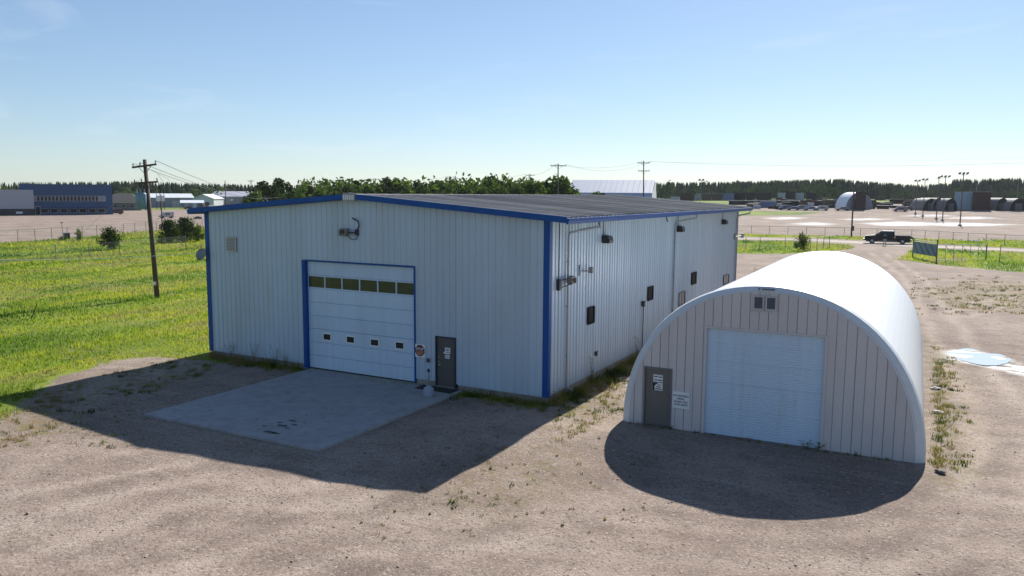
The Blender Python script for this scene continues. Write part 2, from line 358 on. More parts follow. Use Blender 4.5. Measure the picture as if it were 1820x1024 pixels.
# puddles
mwater = bpy.data.materials.new('water'); mwater.use_nodes = True
bb = mwater.node_tree.nodes['Principled BSDF']; bb.inputs['Base Color'].default_value = (.50, .56, .56, 1); bb.inputs['Roughness'].default_value = .05; bb.inputs['IOR'].default_value = 1.33
wnz = mwater.node_tree.nodes.new('ShaderNodeTexNoise'); wnz.inputs['Scale'].default_value = 2.5
wbp = mwater.node_tree.nodes.new('ShaderNodeBump'); wbp.inputs['Strength'].default_value = .02; mwater.node_tree.links.new(wnz.outputs[0], wbp.inputs['Height']); mwater.node_tree.links.new(wbp.outputs[0], bb.inputs['Normal'])
def puddle(pxs, label, z=.03):
    P = [G(*p) for p in pxs]; cx = sum(p.x for p in P)/len(P); cyy = sum(p.y for p in P)/len(P)
    zl = z+float(np.mean([hgt(p.x, p.y) for p in P]))
    b = MB(); vs = []; n = len(P)
    for i in range(n):
        p0, p1, p2, p3 = P[i-1], P[i], P[(i+1) % n], P[(i+2) % n]
        for k in range(8):
            t = k/8; q = .5*((2*p1)+(p2-p0)*t+(2*p0-5*p1+4*p2-p3)*t*t+(3*p1-p0-3*p2+p3)*t**3); s = 1+(random.random()-.5)*.06
            vs.append((cx+(q.x-cx)*s*1.25, cyy+(q.y-cyy)*s*1.25, zl))
    b.add(vs, [tuple(range(len(vs)))])
    tag(b.build('puddle', mwater), label, kind='structure')
puddle([(1690,632),(1722,622),(1748,627),(1768,630),(1786,637),(1774,645),(1748,646),(1720,640)], 'shallow puddle reflecting blue sky', .012)

# ------------------------------------------------------------------ main steel building
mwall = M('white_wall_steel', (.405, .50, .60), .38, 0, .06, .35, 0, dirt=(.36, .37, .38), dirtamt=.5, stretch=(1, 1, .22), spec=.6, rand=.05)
mblue = M('blue_trim', (.005, .068, .27), .45, 0, .12, 1.5, spec=.22)
mroof = M('galvanised_roof', (.30, .285, .27), .7, 0, .18, .6, dirt=(.16, .135, .12), dirtamt=.6, spec=.15)
mfound = M('foundation_concrete', (.30, .28, .25), .9, 0, .2, 1.5, .3, 25, dirt=(.12, .10, .08), dirtamt=.6)
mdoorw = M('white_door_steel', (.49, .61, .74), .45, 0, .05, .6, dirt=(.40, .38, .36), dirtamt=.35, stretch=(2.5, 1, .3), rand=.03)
mglass = M('dark_glass', (.03, .032, .028), .08, 0, .3, 2, spec=.6)
mglasso = M('olive_glass', (.052, .052, .034), .14, 0, .3, 1.3, spec=.5)
mgrey = M('grey_metal', (.28, .28, .285), .5, .3, .15, 3)
mdark = M('dark_metal', (.035, .034, .033), .5, .2, .2, 4)
mpaper = M('white_paper', (.72, .72, .73), .7, 0, .06, 3)
mblk = M('black_print', (.012, .012, .014), .7, 0, .1, 5)
mgdoor = M('grey_steel_door', (.075, .072, .066), .5, 0, .12, 2)
mwhite = M('white_paint', (.75, .75, .74), .5, 0, .06, 2)
for m_ in (mwall,):
    p_ = m_.node_tree.nodes['Principled BSDF']; p_.inputs['Coat Weight'].default_value = .35; p_.inputs['Coat Roughness'].default_value = .3
FZ, H, RX, HR = .288, 7.08, 9.25, 7.80
SL = (HR-H)/RX
def gable(x): return HR-abs(x-RX)*SL
bld = empty('steel_warehouse'); tag(bld, 'large white steel warehouse with blue trim and overhead door', 'warehouse')
def profile(u0, u1, pitch=.305, rh=.03, bw=.075, tw=.034):
    pts = [(u0, 0.)]; k = math.ceil((u0-.001)/pitch)
    while k*pitch < u1+.001:
        c = k*pitch
        for du, o in ((-bw/2, 0), (-tw/2, rh), (tw/2, rh), (bw/2, 0)):
            if u0+.002 < c+du < u1-.002: pts.append((c+du, o))
        k += 1
    pts.append((u1, 0.)); return pts
def sheet(u0, u1, zb, zt, mp, **k):
    b = MB(); pr = profile(u0, u1, **k); vs = []
    for u, o in pr: vs += [mp(u, o, zb), mp(u, o, zt(u) if callable(zt) else zt)]
    b.add(vs, [(2*i, 2*i+2, 2*i+3, 2*i+1) for i in range(len(pr)-1)]); return b
D0, D1, DH, M0, M1, MH = 6.32, 12.30, 5.0, 13.36, 14.36, 2.22
edges = [0]
def span(a, b, w=.915):
    n = max(1, round((b-a)/w)); return [(a+(b-a)*i/n, a+(b-a)*(i+1)/n) for i in range(n)]
front = lambda u, o, z: (u, -o, z)
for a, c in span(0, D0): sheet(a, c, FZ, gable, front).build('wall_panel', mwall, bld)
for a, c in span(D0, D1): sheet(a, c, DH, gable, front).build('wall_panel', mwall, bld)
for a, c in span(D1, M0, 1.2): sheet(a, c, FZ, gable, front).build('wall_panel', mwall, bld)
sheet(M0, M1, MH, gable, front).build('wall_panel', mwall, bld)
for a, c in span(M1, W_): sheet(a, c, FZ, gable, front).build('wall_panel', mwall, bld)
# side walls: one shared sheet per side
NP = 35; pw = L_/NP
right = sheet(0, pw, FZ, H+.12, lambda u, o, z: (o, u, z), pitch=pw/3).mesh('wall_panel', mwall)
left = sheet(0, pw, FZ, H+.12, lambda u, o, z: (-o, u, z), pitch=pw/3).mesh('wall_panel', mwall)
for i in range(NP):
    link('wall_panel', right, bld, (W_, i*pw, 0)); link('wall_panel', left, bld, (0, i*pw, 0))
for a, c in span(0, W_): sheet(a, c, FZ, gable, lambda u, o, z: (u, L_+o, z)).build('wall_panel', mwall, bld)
# foundation
b = MB(); b.box((.02, .06, -.4), (D0-.03, .35, FZ-.004)); b.box((D1+.03, .06, -.4), (M0-.05, .35, FZ-.004)); b.box((M1+.05, .06, -.4), (W_-.06, .35, FZ-.004))
b.box((D0-.03, .12, -.4), (D1+.03, .35, .06)); b.box((M0-.05, .10, -.4), (M1+.05, .35, .10))
b.box((W_-.3, .355, -.4), (W_-.03, L_-.05, FZ-.004)); b.box((.03, .355, -.4), (.3, L_-.05, FZ-.004)); b.box((.3, L_-.3, -.4), (W_-.3, L_-.05, FZ-.004))
b.build('foundation', mfound, bld)
# roof sheets
EX0, EX1, EY0, EY1 = -.72, 19.38, -.36, L_+.36
npn = 36; rw = (EY1-EY0)/npn
def roofsheet(side):
    xe = EX1 if side > 0 else EX0
    b = MB(); pr = profile(0, rw, pitch=rw/2, rh=.06, bw=.15, tw=.07); vs = []
    for u, o in pr: vs += [(RX, u, HR+.17+o), (xe, u, gable(xe)+.17+o)]
    b.add(vs, [(2*i, 2*i+2, 2*i+3, 2*i+1) for i in range(len(pr)-1)]); return b.mesh('roof_panel', mroof)
rs = [roofsheet(1), roofsheet(-1)]
rs2 = []
for r_ in rs:
    for q_, c_ in enumerate(((.36, .345, .33), (.26, .25, .24), (.31, .29, .275), (.20, .19, .185))):
        m_ = r_.copy(); m_.materials.clear(); m_.materials.append(M('roof_sheet_%d' % q_, c_, .65, 0, .2, .7, dirt=(.15, .12, .105), dirtamt=.55, spec=.2)); rs2.append(m_)
for i in range(npn):
    for r_ in (0, 4): link('roof_panel', rs2[r_+random.choice((0, 1, 2, 3))], bld, (0, EY0+i*rw, 0))
# fascia, soffit and ridge
for x0, x1, nm in ((EX0, RX-.28, 'l'), (RX+.28, EX1, 'r')):
    for yy in (EY0, EY1):
        b = MB(); t = .05 if yy < 0 else -.05
        b.prism([(x0, gable(x0)-.0), (x1, gable(x1)-.0), (x1, gable(x1)+.235), (x0, gable(x0)+.235)], 'y', yy-t, yy)
        b.build('rake_trim', mblue, bld)
        b = MB(); b.prism([(x0+.02, gable(x0)+.02), (x1, gable(x1)+.02), (x1, gable(x1)+.03), (x0+.02, gable(x0)+.03)], 'y', yy+t*.1, 0 if yy < 0 else L_)
        b.build('soffit', mblue, bld)
b = MB(); b.prism([(RX-.34, HR-.09), (RX+.34, HR-.09), (RX+.34, HR+.24), (RX, HR+.275), (RX-.34, HR+.24)], 'y', EY0-.07, EY0+.0)
rv = b.build('ridge_end_cap', mgrey, bld)
for k in range(6):
    b = MB(); b.box((RX-.29+.1*k, EY0-.085, HR-.03), (RX-.23+.1*k, EY0-.071, HR+.17)); b.build('louver', mwhite, rv)
b = MB(); b.prism([(RX-.35, HR+.185), (RX, HR+.225), (RX+.35, HR+.185), (RX+.35, HR+.175), (RX, HR+.212), (RX-.35, HR+.175)], 'y', EY0, EY1); b.build('ridge_cap', mroof, bld)
for xe, sg in ((EX1, 1), (EX0, -1)):
    zt = gable(xe)+.165
    b = MB(); b.prism([(xe, zt+.01), (xe+sg*.13, zt+.01), (xe+sg*.13, zt-.05), (xe+sg*.10, zt-.09), (xe+sg*.085, zt-.2), (xe, zt-.21)], 'y', EY0-.04, EY1+.04)
    b.build('eave_gutter', mblue, bld)
    b = MB(); xw = W_+.032 if sg > 0 else -.032
    b.box((xw, 0, H-.03), (xe, L_, H-.022)); b.build('soffit', mwall, bld)
# corner trims
for x0, x1, yy, nm in ((-.05, .2, -.045, 0), (W_-.2, W_+.05, -.045, 0)):
    b = MB(); b.box((x0, yy, FZ-.04), (x1, yy+.01, H+.05)); xs = (W_+.045, W_+.052) if x0 > 1 else (-.052, -.045)
    b.box((xs[0], yy, FZ-.04), (xs[1], .17, H+.02)); b.build('corner_trim', mblue, bld)
b = MB(); b.box((W_+.045, L_-.16, FZ-.04), (W_+.055, L_+.045, H+.02)); b.build('corner_trim', mblue, bld)
b = MB(); b.box((.2, -.036, FZ-.03), (D0-.16, -.005, FZ-.002)); b.box((M1+.09, -.036, FZ-.03), (W_-.2, -.005, FZ-.002)); b.build('base_trim', mwall, bld)
# overhead door
od = MB(); od.box((D0+.02, .17, .07), (D1-.02, .19, DH-.02)); od = od.build('overhead_door', mdoorw, bld)
SH = (DH-.10)/8
for k in range(8):
    z0 = .085+k*SH; z1 = z0+SH-.012; b = MB()
    if k == 6:
        b.box((D0+.03, .12, z0), (D1-.03, .168, z0+.055)); b.box((D0+.03, .12, z1-.05), (D1-.03, .168, z1))
        n = 6; w = (D1-D0-.06)/n
        for i in range(n+1):
            x = D0+.03+i*w; b.box((max(x-.03, D0+.03), .122, z0+.055), (min(x+.03, D1-.03), .168, z1-.05))
        sec = b.build('door_section', mdoorw, od)
        for i in range(n):
            b = MB(); b.box((D0+.03+i*w+.03, .145, z0+.055), (D0+.03+(i+1)*w-.03, .152, z1-.05)); b.build('window_pane', mglasso, od)
    elif k == 2:
        b.prism([(.12, z0), (.168, z0), (.168, z1), (.12, z1)], 'x', D0+.03, D1-.03); sec = b.build('door_section', mdoorw, od)
        for i in range(4):
            x = D0+.86+i*1.34
            b = MB(); b.box((x, .095, z0+.11), (x+.50, .119, z0+.47)); b.build('window_frame', mwhite, od)
            b = MB(); b.box((x+.055, .088, z0+.165), (x+.445, .094, z0+.415)); b.build('window_pane', mglass, od)
    else:
        b.prism([(.12, z0+.012), (.13, z0), (.168, z0), (.168, z1), (.13, z1), (.12, z1-.012)], 'x', D0+.03, D1-.03)
        b.build('door_section', mdoorw, od)
b = MB(); b.box((D0-.17, -.05, FZ-.2), (D0-.0, .1, DH+.05)); b.box((D0-.0, -.04, .06), (D0+.035, .115, DH)); b.build('door_jamb', mblue, bld)
b = MB(); b.box((D1+.0, -.05, FZ-.2), (D1+.06, .1, DH+.05)); b.build('door_jamb', mblue, bld)
b = MB(); b.box((D0+.0, -.048, DH-.0), (D1-.0, .1, DH+.065)); b.build('door_header', mblue, bld)
b = MB(); b.box((D0+.03, .10, .075), (D1-.03, .119, .11)); b.build('door_seal', mblk, od)
# personnel door
pd = MB(); pd.box((M0+.06, .02, .13), (M1-.06, .065, MH-.06)); pd = pd.build('personnel_door', mgdoor, bld)
b = MB(); b.box((M0, -.05, .1), (M0+.058, .07, MH)); b.box((M1-.058, -.05, .1), (M1, .07, MH)); b.box((M0+.058, -.048, MH-.058), (M1-.058, .07, MH)); b.build('door_frame', M('navy_frame', (.012, .02, .05), .5), pd)
b = MB(); b.box((M0+.05, -.1, .1), (M1-.05, .02, .128)); b.build('threshold', mgrey, pd)
b = MB(); b.tube([(M0+.17, .02, 1.16), (M0+.17, -.05, 1.16)], .03, 8); b.tube([(M0+.17, -.045, 1.16), (M0+.30, -.05, 1.12)], .014, 6); b.build('door_handle', M('brass', (.45, .38, .22), .35, .8), pd)
b = MB(); b.tube([(M0+.17, .02, 1.36), (M0+.17, -.02, 1.36)], .035, 8); b.build('deadbolt', M('brass', (.45, .38, .22)), pd)
b = MB(); b.box((M0+.13, .005, .98), (M0+.21, .0195, 1.06)); b.build('lock_plate', mgrey, pd)
def notice(parent, x, z, w, h, y, bars, col_=None):
    b = MB(); b.box((x, y-.006, z), (x+w, y, z+h)); s = b.build('paper_notice', col_ or mpaper, parent)
    b = MB()
    for (a, c, d, e) in bars: b.box((x+a*w, y-.0085, z+c*h), (x+d*w, y-.0065, z+e*h))
    b.build('print', mblk, s); return s
notice(pd, M0+.38, 1.50, .32, .26, .019, [(0, .3, .18, 1), (.3, .7, .9, .78), (.35, .5, .8, .6), (.25, .22, .95, .3)])
notice(pd, M0+.45, 1.31, .22, .15, .019, [(.1, .62, .9, .72), (.1, .34, .9, .44)])
b = MB(); b.box((M0-.55, -.75, .081), (M1+.2, -.12, .10)); tag(b.build('door_mat', M('rubber_mat', (.02, .02, .02), .9, bump=.3)), 'black rubber mat before the grey personnel door', 'door mat')

# wall vent on the gable
def louver_vent(parent, x0, x1, z0, z1, y, fm, sm, n=8, name='wall_vent'):
    b = MB(); t = .05
    b.box((x0, y-.05, z0), (x0+t, y, z1)); b.box((x1-t, y-.05, z0), (x1, y, z1)); b.box((x0+t, y-.05, z0), (x1-t, y, z0+t)); b.box((x0+t, y-.05, z1-t), (x1-t, y, z1))
    v = b.build(name, fm, parent)
    b = MB(); b.box((x0+t, y-.012, z0+t), (x1-t, y-.004, z1-t)); b.build('backing', mblk, v)
    for k in range(n):
        z = z0+t+(z1-z0-2*t)*(k+.5)/n; dz = (z1-z0-2*t)/n*.36
        b = MB(); b.prism([(y-.052, z-dz), (y-.045, z-dz), (y-.016, z+dz), (y-.022, z+dz)], 'x', x0+t, x1-t); b.build('slat', sm, v)
    return v
louver_vent(bld, 1.40, 2.08, 5.22, 5.94, -.034, M('beige_vent', (.48, .45, .40), .6), M('beige_vent', (.48, .45, .40)), 9)
# side windows
def side_window(y0, y1, z0, z1, deep=True):
    x = W_+.034; b = MB(); t = .06
    b.box((x, y0, z0), (x+.05, y0+t, z1)); b.box((x, y1-t, z0), (x+.05, y1, z1)); b.box((x, y0+t, z0), (x+.05, y1-t, z0+t)); b.box((x, y0+t, z1-t), (x+.05, y1-t, z1))
    w = b.build('side_window', M('bronze_frame', (.010, .010, .010), .7, spec=.1) if deep else M('blue_grey_frame', (.11, .12, .15), .5), bld)
    b = MB(); b.box((x, y0+t, z0+t), (x+.015, y1-t, z1-t)); b.build('window_pane', M('side_glass', (.006, .006, .007), .5, 0, .2, 2, spec=.08) if deep else M('blue_grey_glass', (.10, .115, .14), .2), w)
    if not deep: b = MB(); ym = (y0+y1)/2; b.box((x+.016, ym-.02, z0+t), (x+.035, ym+.02, z1-t)); b.build('mullion', MATS['bronze_frame'] if deep else mgrey, w)
for a in ((3.80,4.52,2.56,3.30),(11.68,12.5,2.66,3.38),(19.8,20.85,2.68,3.42)): side_window(*a)
for a in ((17.25,18.5,1.7,2.48),(28.0,29.5,1.88,2.53)): side_window(*a, deep=False)
# downspouts
mspout = M('grey_downspout', (.33, .34, .36), .45, .2, .08, 2)
for y in (1.62, 16.05, 31.2):
    b = MB(); x = W_+.085
    xt = EX1+.05; zt = gable(EX1)-.04; yo = 1.15 if y < 30 else .3
    b.tube([(xt, y+yo, zt), (xt, y+yo, zt-.18), (x+.25, y+yo*.5, zt-.32), (x+.02, y+.05, zt-.42), (x, y, zt-.58), (x, y, .42), (x+.07, y, .30), (x+.3, y-.02, .24)], .048, 6)
    d = b.build('downspout', mspout, bld)
    for z in (1.6, 3.6, 5.4):
        b = MB(); b.box((W_+.03, y-.07, z), (W_+.14, y+.07, z+.035)); b.build('bracket', mspout, d)

# ---- fixtures on the warehouse
sd = empty('satellite_dish', (.03, -.05, 4.95)); sd.scale = (.8, .8, .8); tag(sd, 'small grey satellite dish at the warehouse left corner', 'satellite dish')
b = MB(); n = 20; vs = [(0, 0, 0)]; fs = []
ax = Vector((.25, -.85, .42)).normalized(); e1 = ax.cross(Vector((0, 0, 1))).normalized(); e2 = e1.cross(ax)
for j, (rr, dd) in enumerate(((.13, .012), (.27, .05), (.36, .09))):
    for k in range(n): vs.append(tuple(ax*dd+(e1*math.cos(2*math.pi*k/n)*.92+e2*math.sin(2*math.pi*k/n)*1.05)*rr))
for k in range(n): fs.append((0, 1+k, 1+(k+1) % n))
for j in range(2):
    for k in range(n): fs.append((1+j*n+k, 1+(j+1)*n+k, 1+(j+1)*n+(k+1) % n, 1+j*n+(k+1) % n))
b.add([Vector(v)+Vector((-.08, -.32, .1)) for v in vs], fs)
do = b.build('dish', M('dish_grey', (.20, .21, .22), .5), sd, True); do.modifiers.new('s', 'SOLIDIFY').thickness = .012
b = MB(); b.tube([(-.08, -.3, .08), (-.1, -.15, -.2), (-.08, .02, -.28)], .022, 6); b.build('mount', mdark, sd)
b = MB(); b.tube([(-.06, -.36, -.2), (.12, -.72, -.16)], .014, 6); b.build('feed_arm', mdark, sd)
b = MB(); b.tube([(.10, -.70, -.16), (.17, -.80, -.17)], .045, 8); b.build('receiver', mdark, sd)

def flood_lamp(name, label, loc, rz, cable=True):
    e = empty(name, loc, rz); tag(e, label, 'floodlight')
    b = MB(); b.box((.27, -.05, -.12), (.47, .0, .14)); b.build('junction_plate', mdark, e)
    b = MB(); b.tube([(.36, -.02, 0), (.2, -.16, .0), (.04, -.22, .0)], .028, 6); b.build('bracket', mdark, e)
    b = MB(); b.prism([(-.20, -.17), (-.40, -.12), (-.36, .16), (-.17, .18), (-.13, 0)], 'x', -.36, .05); b.build('housing', M('lamp_housing', (.22, .21, .19), .5, .3), e)
    b = MB(); b.prism([(-.402, -.10), (-.41, -.10), (-.372, .14), (-.364, .14)], 'x', -.32, .01); b.build('lens', M('amber_lens', (.22, .17, .10), .15), e)
    b = MB()
    for k in range(3): b.box((-.24+k*.09, -.425, -.08), (-.215+k*.09, -.365, .12))
    b.build('guard', mdark, e)
    if cable:
        b = MB(); b.tube([(.36, -.03, .1), (.52, -.07, .28), (.5, -.09, .48), (.34, -.10, .56), (.14, -.04, .62)], .03, 7); b.tube([(.42, -.03, -.12), (.36, -.09, -.28), (.16, -.12, -.30), (.02, -.2, -.17)], .018, 6)
        b.build('cable', mdark, e)
    return e
flood_lamp('floodlight', 'square floodlight with looped cable high on the gable above the overhead door', (9.0, -.036, 6.36), 0)
e = flood_lamp('floodlight', 'silver floodlight on the white side wall next to the front corner', (W_+.034, 1.62, 4.68), R(90), False)
b = MB(); b.tube([(-.85, -.03, .08), (-.83, -.03, 1.0), (-.82, -.03, 2.3)], .016, 5); b.build('cable', mdark, e)
b = MB(); b.box((-.95, -.12, -.32), (-.78, 0, .12)); b.tube([(-.82, -.06, .05), (-.4, -.2, .1)], .02, 6); b.tube([(-.82, -.06, -.25), (-.4, -.2, -.15)], .02, 6); b.build('ballast', mdark, e)
# sensor arm
e = empty('wall_camera', (W_+.034, 3.0, 4.94), R(90)); tag(e, 'small camera on a white horizontal arm, side wall near front corner', 'camera')
b = MB(); b.box((-.12, -.06, -.22), (.02, 0, .24)); b.build('back_plate', mwhite, e)
b = MB(); b.tube([(-.05, -.04, .0), (.1, -.24, .0), (.4, -.26, .0)], .035, 7); b.build('arm', mgrey, e)
b = MB(); b.box((.38, -.36, -.12), (.62, -.17, .12)); b.build('housing', mgrey, e)
b = MB(); b.box((.621, -.34, -.10), (.65, -.19, .10)); b.build('lens', mwhite, e)
# wall pack lamps
for y, z, wh in ((5.55, 6.1, 'nearest the front corner'), (16.75, 6.15, 'above the second downspout'), (27.1, 6.25, 'nearest the far corner')):
    e = empty('wall_lamp', (W_+.034, y, z), R(90)); tag(e, 'dark wall pack lamp under the blue gutter, '+wh, 'wall lamp', 'wall lamps along the side wall')
    b = MB(); b.prism([(0, -.14), (-.32, -.14), (-.34, -.02), (-.26, .16), (0, .2)], 'x', -.25, .25); b.build('housing', mdark, e)
    b = MB(); b.box((.252, -.30, -.12), (.30, -.04, .08)); b.prism([(-.04, -.142), (-.31, -.142), (-.31, -.152), (-.04, -.152)], 'x', -.2, .2); b.build('lens', M('lamp_lens', (.42, .40, .36), .3), e)
    b = MB(); b.tube([(-.12, -.03, .2), (-.16, -.035, .45), (-.22, -.04, .88)], .014, 5); b.build('cable', mdark, e)
# small boxes
def wallbox(name, label, cat, loc, rz, w, h, d, m, lid=mgrey):
    e = empty(name, loc, rz); tag(e, label, cat)
    b = MB(); b.box((-w/2, -d, -h/2), (w/2, 0, h/2)); b.build('case', m, e)
    b = MB(); b.box((-w/2+.015, -d-.012, -h/2+.02), (w/2-.015, -d-.001, h/2-.03)); b.build('cover', lid, e); return e
wallbox('keypad_box', 'small grey box on the wall beside the personnel door', 'box', (13.04, -.036, 1.16), 0, .15, .19, .07, mgrey, mdark)
wallbox('outlet_box', 'small dark outlet box low on the side wall', 'outlet', (W_+.034, 4.83, 1.15), R(90), .17, .18, .08, mdark)
e = wallbox('meter_box', 'dark meter box with vertical conduit on the side wall', 'meter', (W_+.034, 10.92, 2.62), R(90), .22, .26, .14, mdark)
b = MB(); b.tube([(0, -.05, -.13), (.02, -.05, -.9), (0, -.04, -2.3)], .025, 6); b.build('conduit', mdark, e)
e = empty('cable_mast', (W_+.034, 31.0, 5.09), R(90)); tag(e, 'grey horizontal bracket arm at the far end of the side wall', 'bracket')
b = MB(); b.box((-.25, -.1, -.22), (-.12, 0, .22)); b.build('plate', mgrey, e)
b = MB(); b.tube([(-.2, -.06, 0), (.5, -.14, 0), (1.35, -.2, .02)], .05, 7); b.build('arm', mgrey, e)
b = MB(); b.box((1.3, -.3, -.14), (1.62, -.1, .2)); b.build('clamp', mgrey, e)
for y in (4.4, 13.9):
    b = MB(); b.beam((W_+.2, y, H-.05), (W_+.25, y+.03, H-.36), .03, .05); b.tube([(W_+.25, y+.03, H-.36), (W_+.28, y+.05, H-.42)], .03, 5)
    tag(b.build('eave_hook', mdark), 'short dark hook hanging under the gutter, %s wall lamp' % ('left of the first' if y < 6 else 'left of the second'), 'hook')
# stop sign
e = empty('stop_sign', (12.60, -.036, 1.52)); tag(e, 'white square sign with dark red octagon STOP beside the overhead door', 'sign')
b = MB(); b.box((-.27, -.012, -.28), (.27, 0, .27)); b.build('board', mpaper, e)
mred = M('stop_red', (.105, .012, .012), .5)
b = MB(); b.prism([(.245*math.cos(R(22.5+45*k))*1.04, .245*math.sin(R(22.5+45*k))*1.04) for k in range(8)], 'y', -.016, -.0125); b.build('octagon', mred, e)
text('lettering', 'STOP', .155, mpaper, e, (0, -.0165, .065), (R(90), 0, 0), xs=1.05)
b = MB(); mor = M('sign_orange', (.55, .26, .14), .6)
for z, w in ((-.035, .20), (-.085, .19), (-.13, .15), (-.175, .11)): b.box((-w, -.0185, z-.012), (w, -.0165, z+.012))
b.build('small_print', mor, e)
# smoker's post
e = empty('ash_receptacle', (14.02, -1.5, .08)); tag(e, 'pale grey ash receptacle with slim neck on the apron', 'ash bin')
mash = M('ash_plastic', (.26, .31, .37), .55)
b = MB(); b.lathe([(.2, 0), (.215, .03), (.215, .26), (.19, .33), (.10, .40), (.055, .46)], n=18); b.build('base', mash, e, True)
b = MB(); b.lathe([(.045, .46), (.038, .9), (.05, .98)], n=12); b.build('neck', mash, e, True)
b = MB(); b.lathe([(.055, .98), (.065, 1.02), (.06, 1.08), (.02, 1.11)], n=12); b.build('cap', mdark, e, True)

# ------------------------------------------------------------------ quonset hut
q = empty('quonset_hut', (QX, QY, QZ), QA); tag(q, 'white arched quonset hut with roll-up door and grey end wall', 'quonset hut')
mshell = M('white_arch_steel', (.80, .81, .82), .4, 0, .03, .6, spec=.5)
mrim = M('rim_white', (.56, .60, .64), .45, 0, .06, 1.0)
mend = M('beige_end_wall', (.53, .495, .495), .5, 0, .05, .7, dirt=(.42, .39, .37), dirtamt=.3, stretch=(1, 1, .3), rand=.04)
def arch(a, bz, n=48, e=2.12, cx=-.06, z0=-.12):
    pts = [(cx-a, z0)]
    for k in range(n+1):
        t = math.pi*(1-k/n); c_, s_ = math.cos(t), math.sin(t)
        pts.append((cx+a*math.copysign(abs(c_)**(2/e), c_), bz*abs(s_)**(2/e)))
    pts.append((cx+a, z0)); return pts
QL = 19.0; y00 = .34; na = 31; aw = (QL-y00)/na
def archpanel():
    b = MB(); prof = [(0, .006), (.035, .006), (.06, 0), (aw*.5, -.002), (aw-.06, 0), (aw-.035, .006), (aw, .006)]
    rows = []
    for y, o in prof:
        base = arch(4.86+o, 5.19+o); rows.append([(x, y, z) for x, z in base])
    n = len(rows[0])
    for r_ in range(len(rows)): b.v += rows[r_]
    for r_ in range(len(rows)-1):
        for k in range(n-1): b.f.append((r_*n+k, r_*n+k+1, (r_+1)*n+k+1, (r_+1)*n+k)); b.mi.append(0)
    return b.mesh('arch_panel', mshell)
am = archpanel()
for i in range(na): link('arch_panel', am, q, (0, y00+i*aw, 0))
# rim: conical band from inner front edge to outer edge
b = MB(); o_ = arch(4.9, 5.23); i_ = arch(4.60, 5.02); i2 = arch(4.57, 4.99); n = len(o_)
vs = [(x, y00+.01, z) for x, z in o_]+[(x, .10, z) for x, z in arch(4.86, 5.195)]+[(x, -.015, z) for x, z in i_]+[(x, .02, z) for x, z in i2]
b.add(vs, [(j*n+k, j*n+k+1, (j+1)*n+k+1, (j+1)*n+k) for j in range(3) for k in range(n-1)])
b.build('rim_band', mrim, q)
def arch_z(x, a=4.60, bz=5.02, e=2.12, cx=-.06): return bz*max(0., 1-abs((x-cx)/a)**e)**(1/e)
# end wall panels
RD0, RD1, RDH, PD0, PD1, PDH = -2.0, 1.82, 3.70, -4.15, -3.13, 2.13
def endpanel(a, c, zb):
    b = MB(); pitch = .30; pts = []
    x = a; seg = [a]
    k = math.ceil((a+.02)/pitch)
    while k*pitch < c-.02: seg.append(k*pitch); k += 1
    seg.append(c); vs = []; fs = []
    for s in range(len(seg)-1):
        u0, u1 = seg[s], seg[s+1]; w = u1-u0
        gr_ = abs(u0/.3-round(u0/.3)) < .01
        pr = ([(u0, .03), (u0+.014, .03), (u0+.024, 0)] if gr_ else [(u0, 0), (u0+.012, 0)])+[(u0+.024+(w-.024)*j/4, 0) for j in (1, 2, 3)]+[(u1, 0)]
        for u, o in pr:
            kk = len(vs); vs += [(u, o, zb), (u, o, max(zb+.01, arch_z(u, 4.66, 5.06)))]
            if kk: fs.append((kk-2, kk, kk+1, kk-1))
    b.add(vs, fs); return b
def gspan(a, c):
    cut = [a]+[k*.9 for k in range(-6, 7) if a+.12 < k*.9 < c-.12]+[c]; return list(zip(cut[:-1], cut[1:]))
for a, c in gspan(-4.64, PD0)+gspan(PD1, RD0)+gspan(RD1, 4.52): endpanel(a, c, -.1).build('end_wall_panel', mend, q)
for a, c in gspan(PD0, PD1): endpanel(a, c, PDH).build('end_wall_panel', mend, q)
for a, c in gspan(RD0, RD1): endpanel(a, c, RDH).build('end_wall_panel', mend, q)
b = MB()
for x in np.arange(-4.2, 4.4, .3):
    for z in (.9, 1.9, 2.9, 3.9):
        if z < arch_z(x)-.15 and not (RD0-.05 < x < RD1+.05 and z < RDH+.1) and not (PD0-.1 < x < PD1+.1 and z < PDH+.1):
            for zz in (z,): b.box((x+.06, -.008, zz), (x+.075, .0, zz+.015))
b.build('screw_row', M('screw_head', (.15, .15, .16), .5), q)
# back wall
b = MB(); pr = arch(4.80, 5.14); b.add([(x, QL-.25, z) for x, z in pr], [tuple(range(len(pr)))]); b.build('back_wall', mend, q)
# roll-up door
b = MB(); ns = 44; vs = []; fs = []
for k in range(ns):
    z0 = -.02+(RDH-.02)*k/ns; z1 = -.02+(RDH-.02)*(k+1)/ns; h = z1-z0
    for (dz, dy) in ((0, .090), (h*.2, .083), (h*.8, .083), (h, .090)):
        kk = len(vs); vs += [(RD0+.03, dy, z0+dz), (RD1-.03, dy, z0+dz)]
        if kk: fs.append((kk-2, kk-1, kk+1, kk))
b.add(vs, fs); rd = b.build('roll_up_door', mdoorw, q)
for z in (.95, 1.8, 2.55, 3.18):
    b = MB(); b.box((RD0+.03, .070, z), (RD1-.03, .081, z+.022)); b.build('seam_bar', mdoorw, rd)
b = MB(); b.box((RD0-.05, -.03, -.1), (RD0+.03, .12, RDH+.05)); b.build('door_guide', mend, q)
b = MB(); b.box((RD1-.03, -.03, -.1), (RD1+.05, .12, RDH+.05)); b.build('door_guide', mend, q)
b = MB(); b.box((RD0+.03, -.03, RDH-.02), (RD1-.03, .12, RDH+.05)); b.build('door_header', mend, q)
b = MB(); b.box((RD0+.03, .06, -.06), (RD1-.03, .081, .0)); b.build('bottom_bar', mblk, rd)
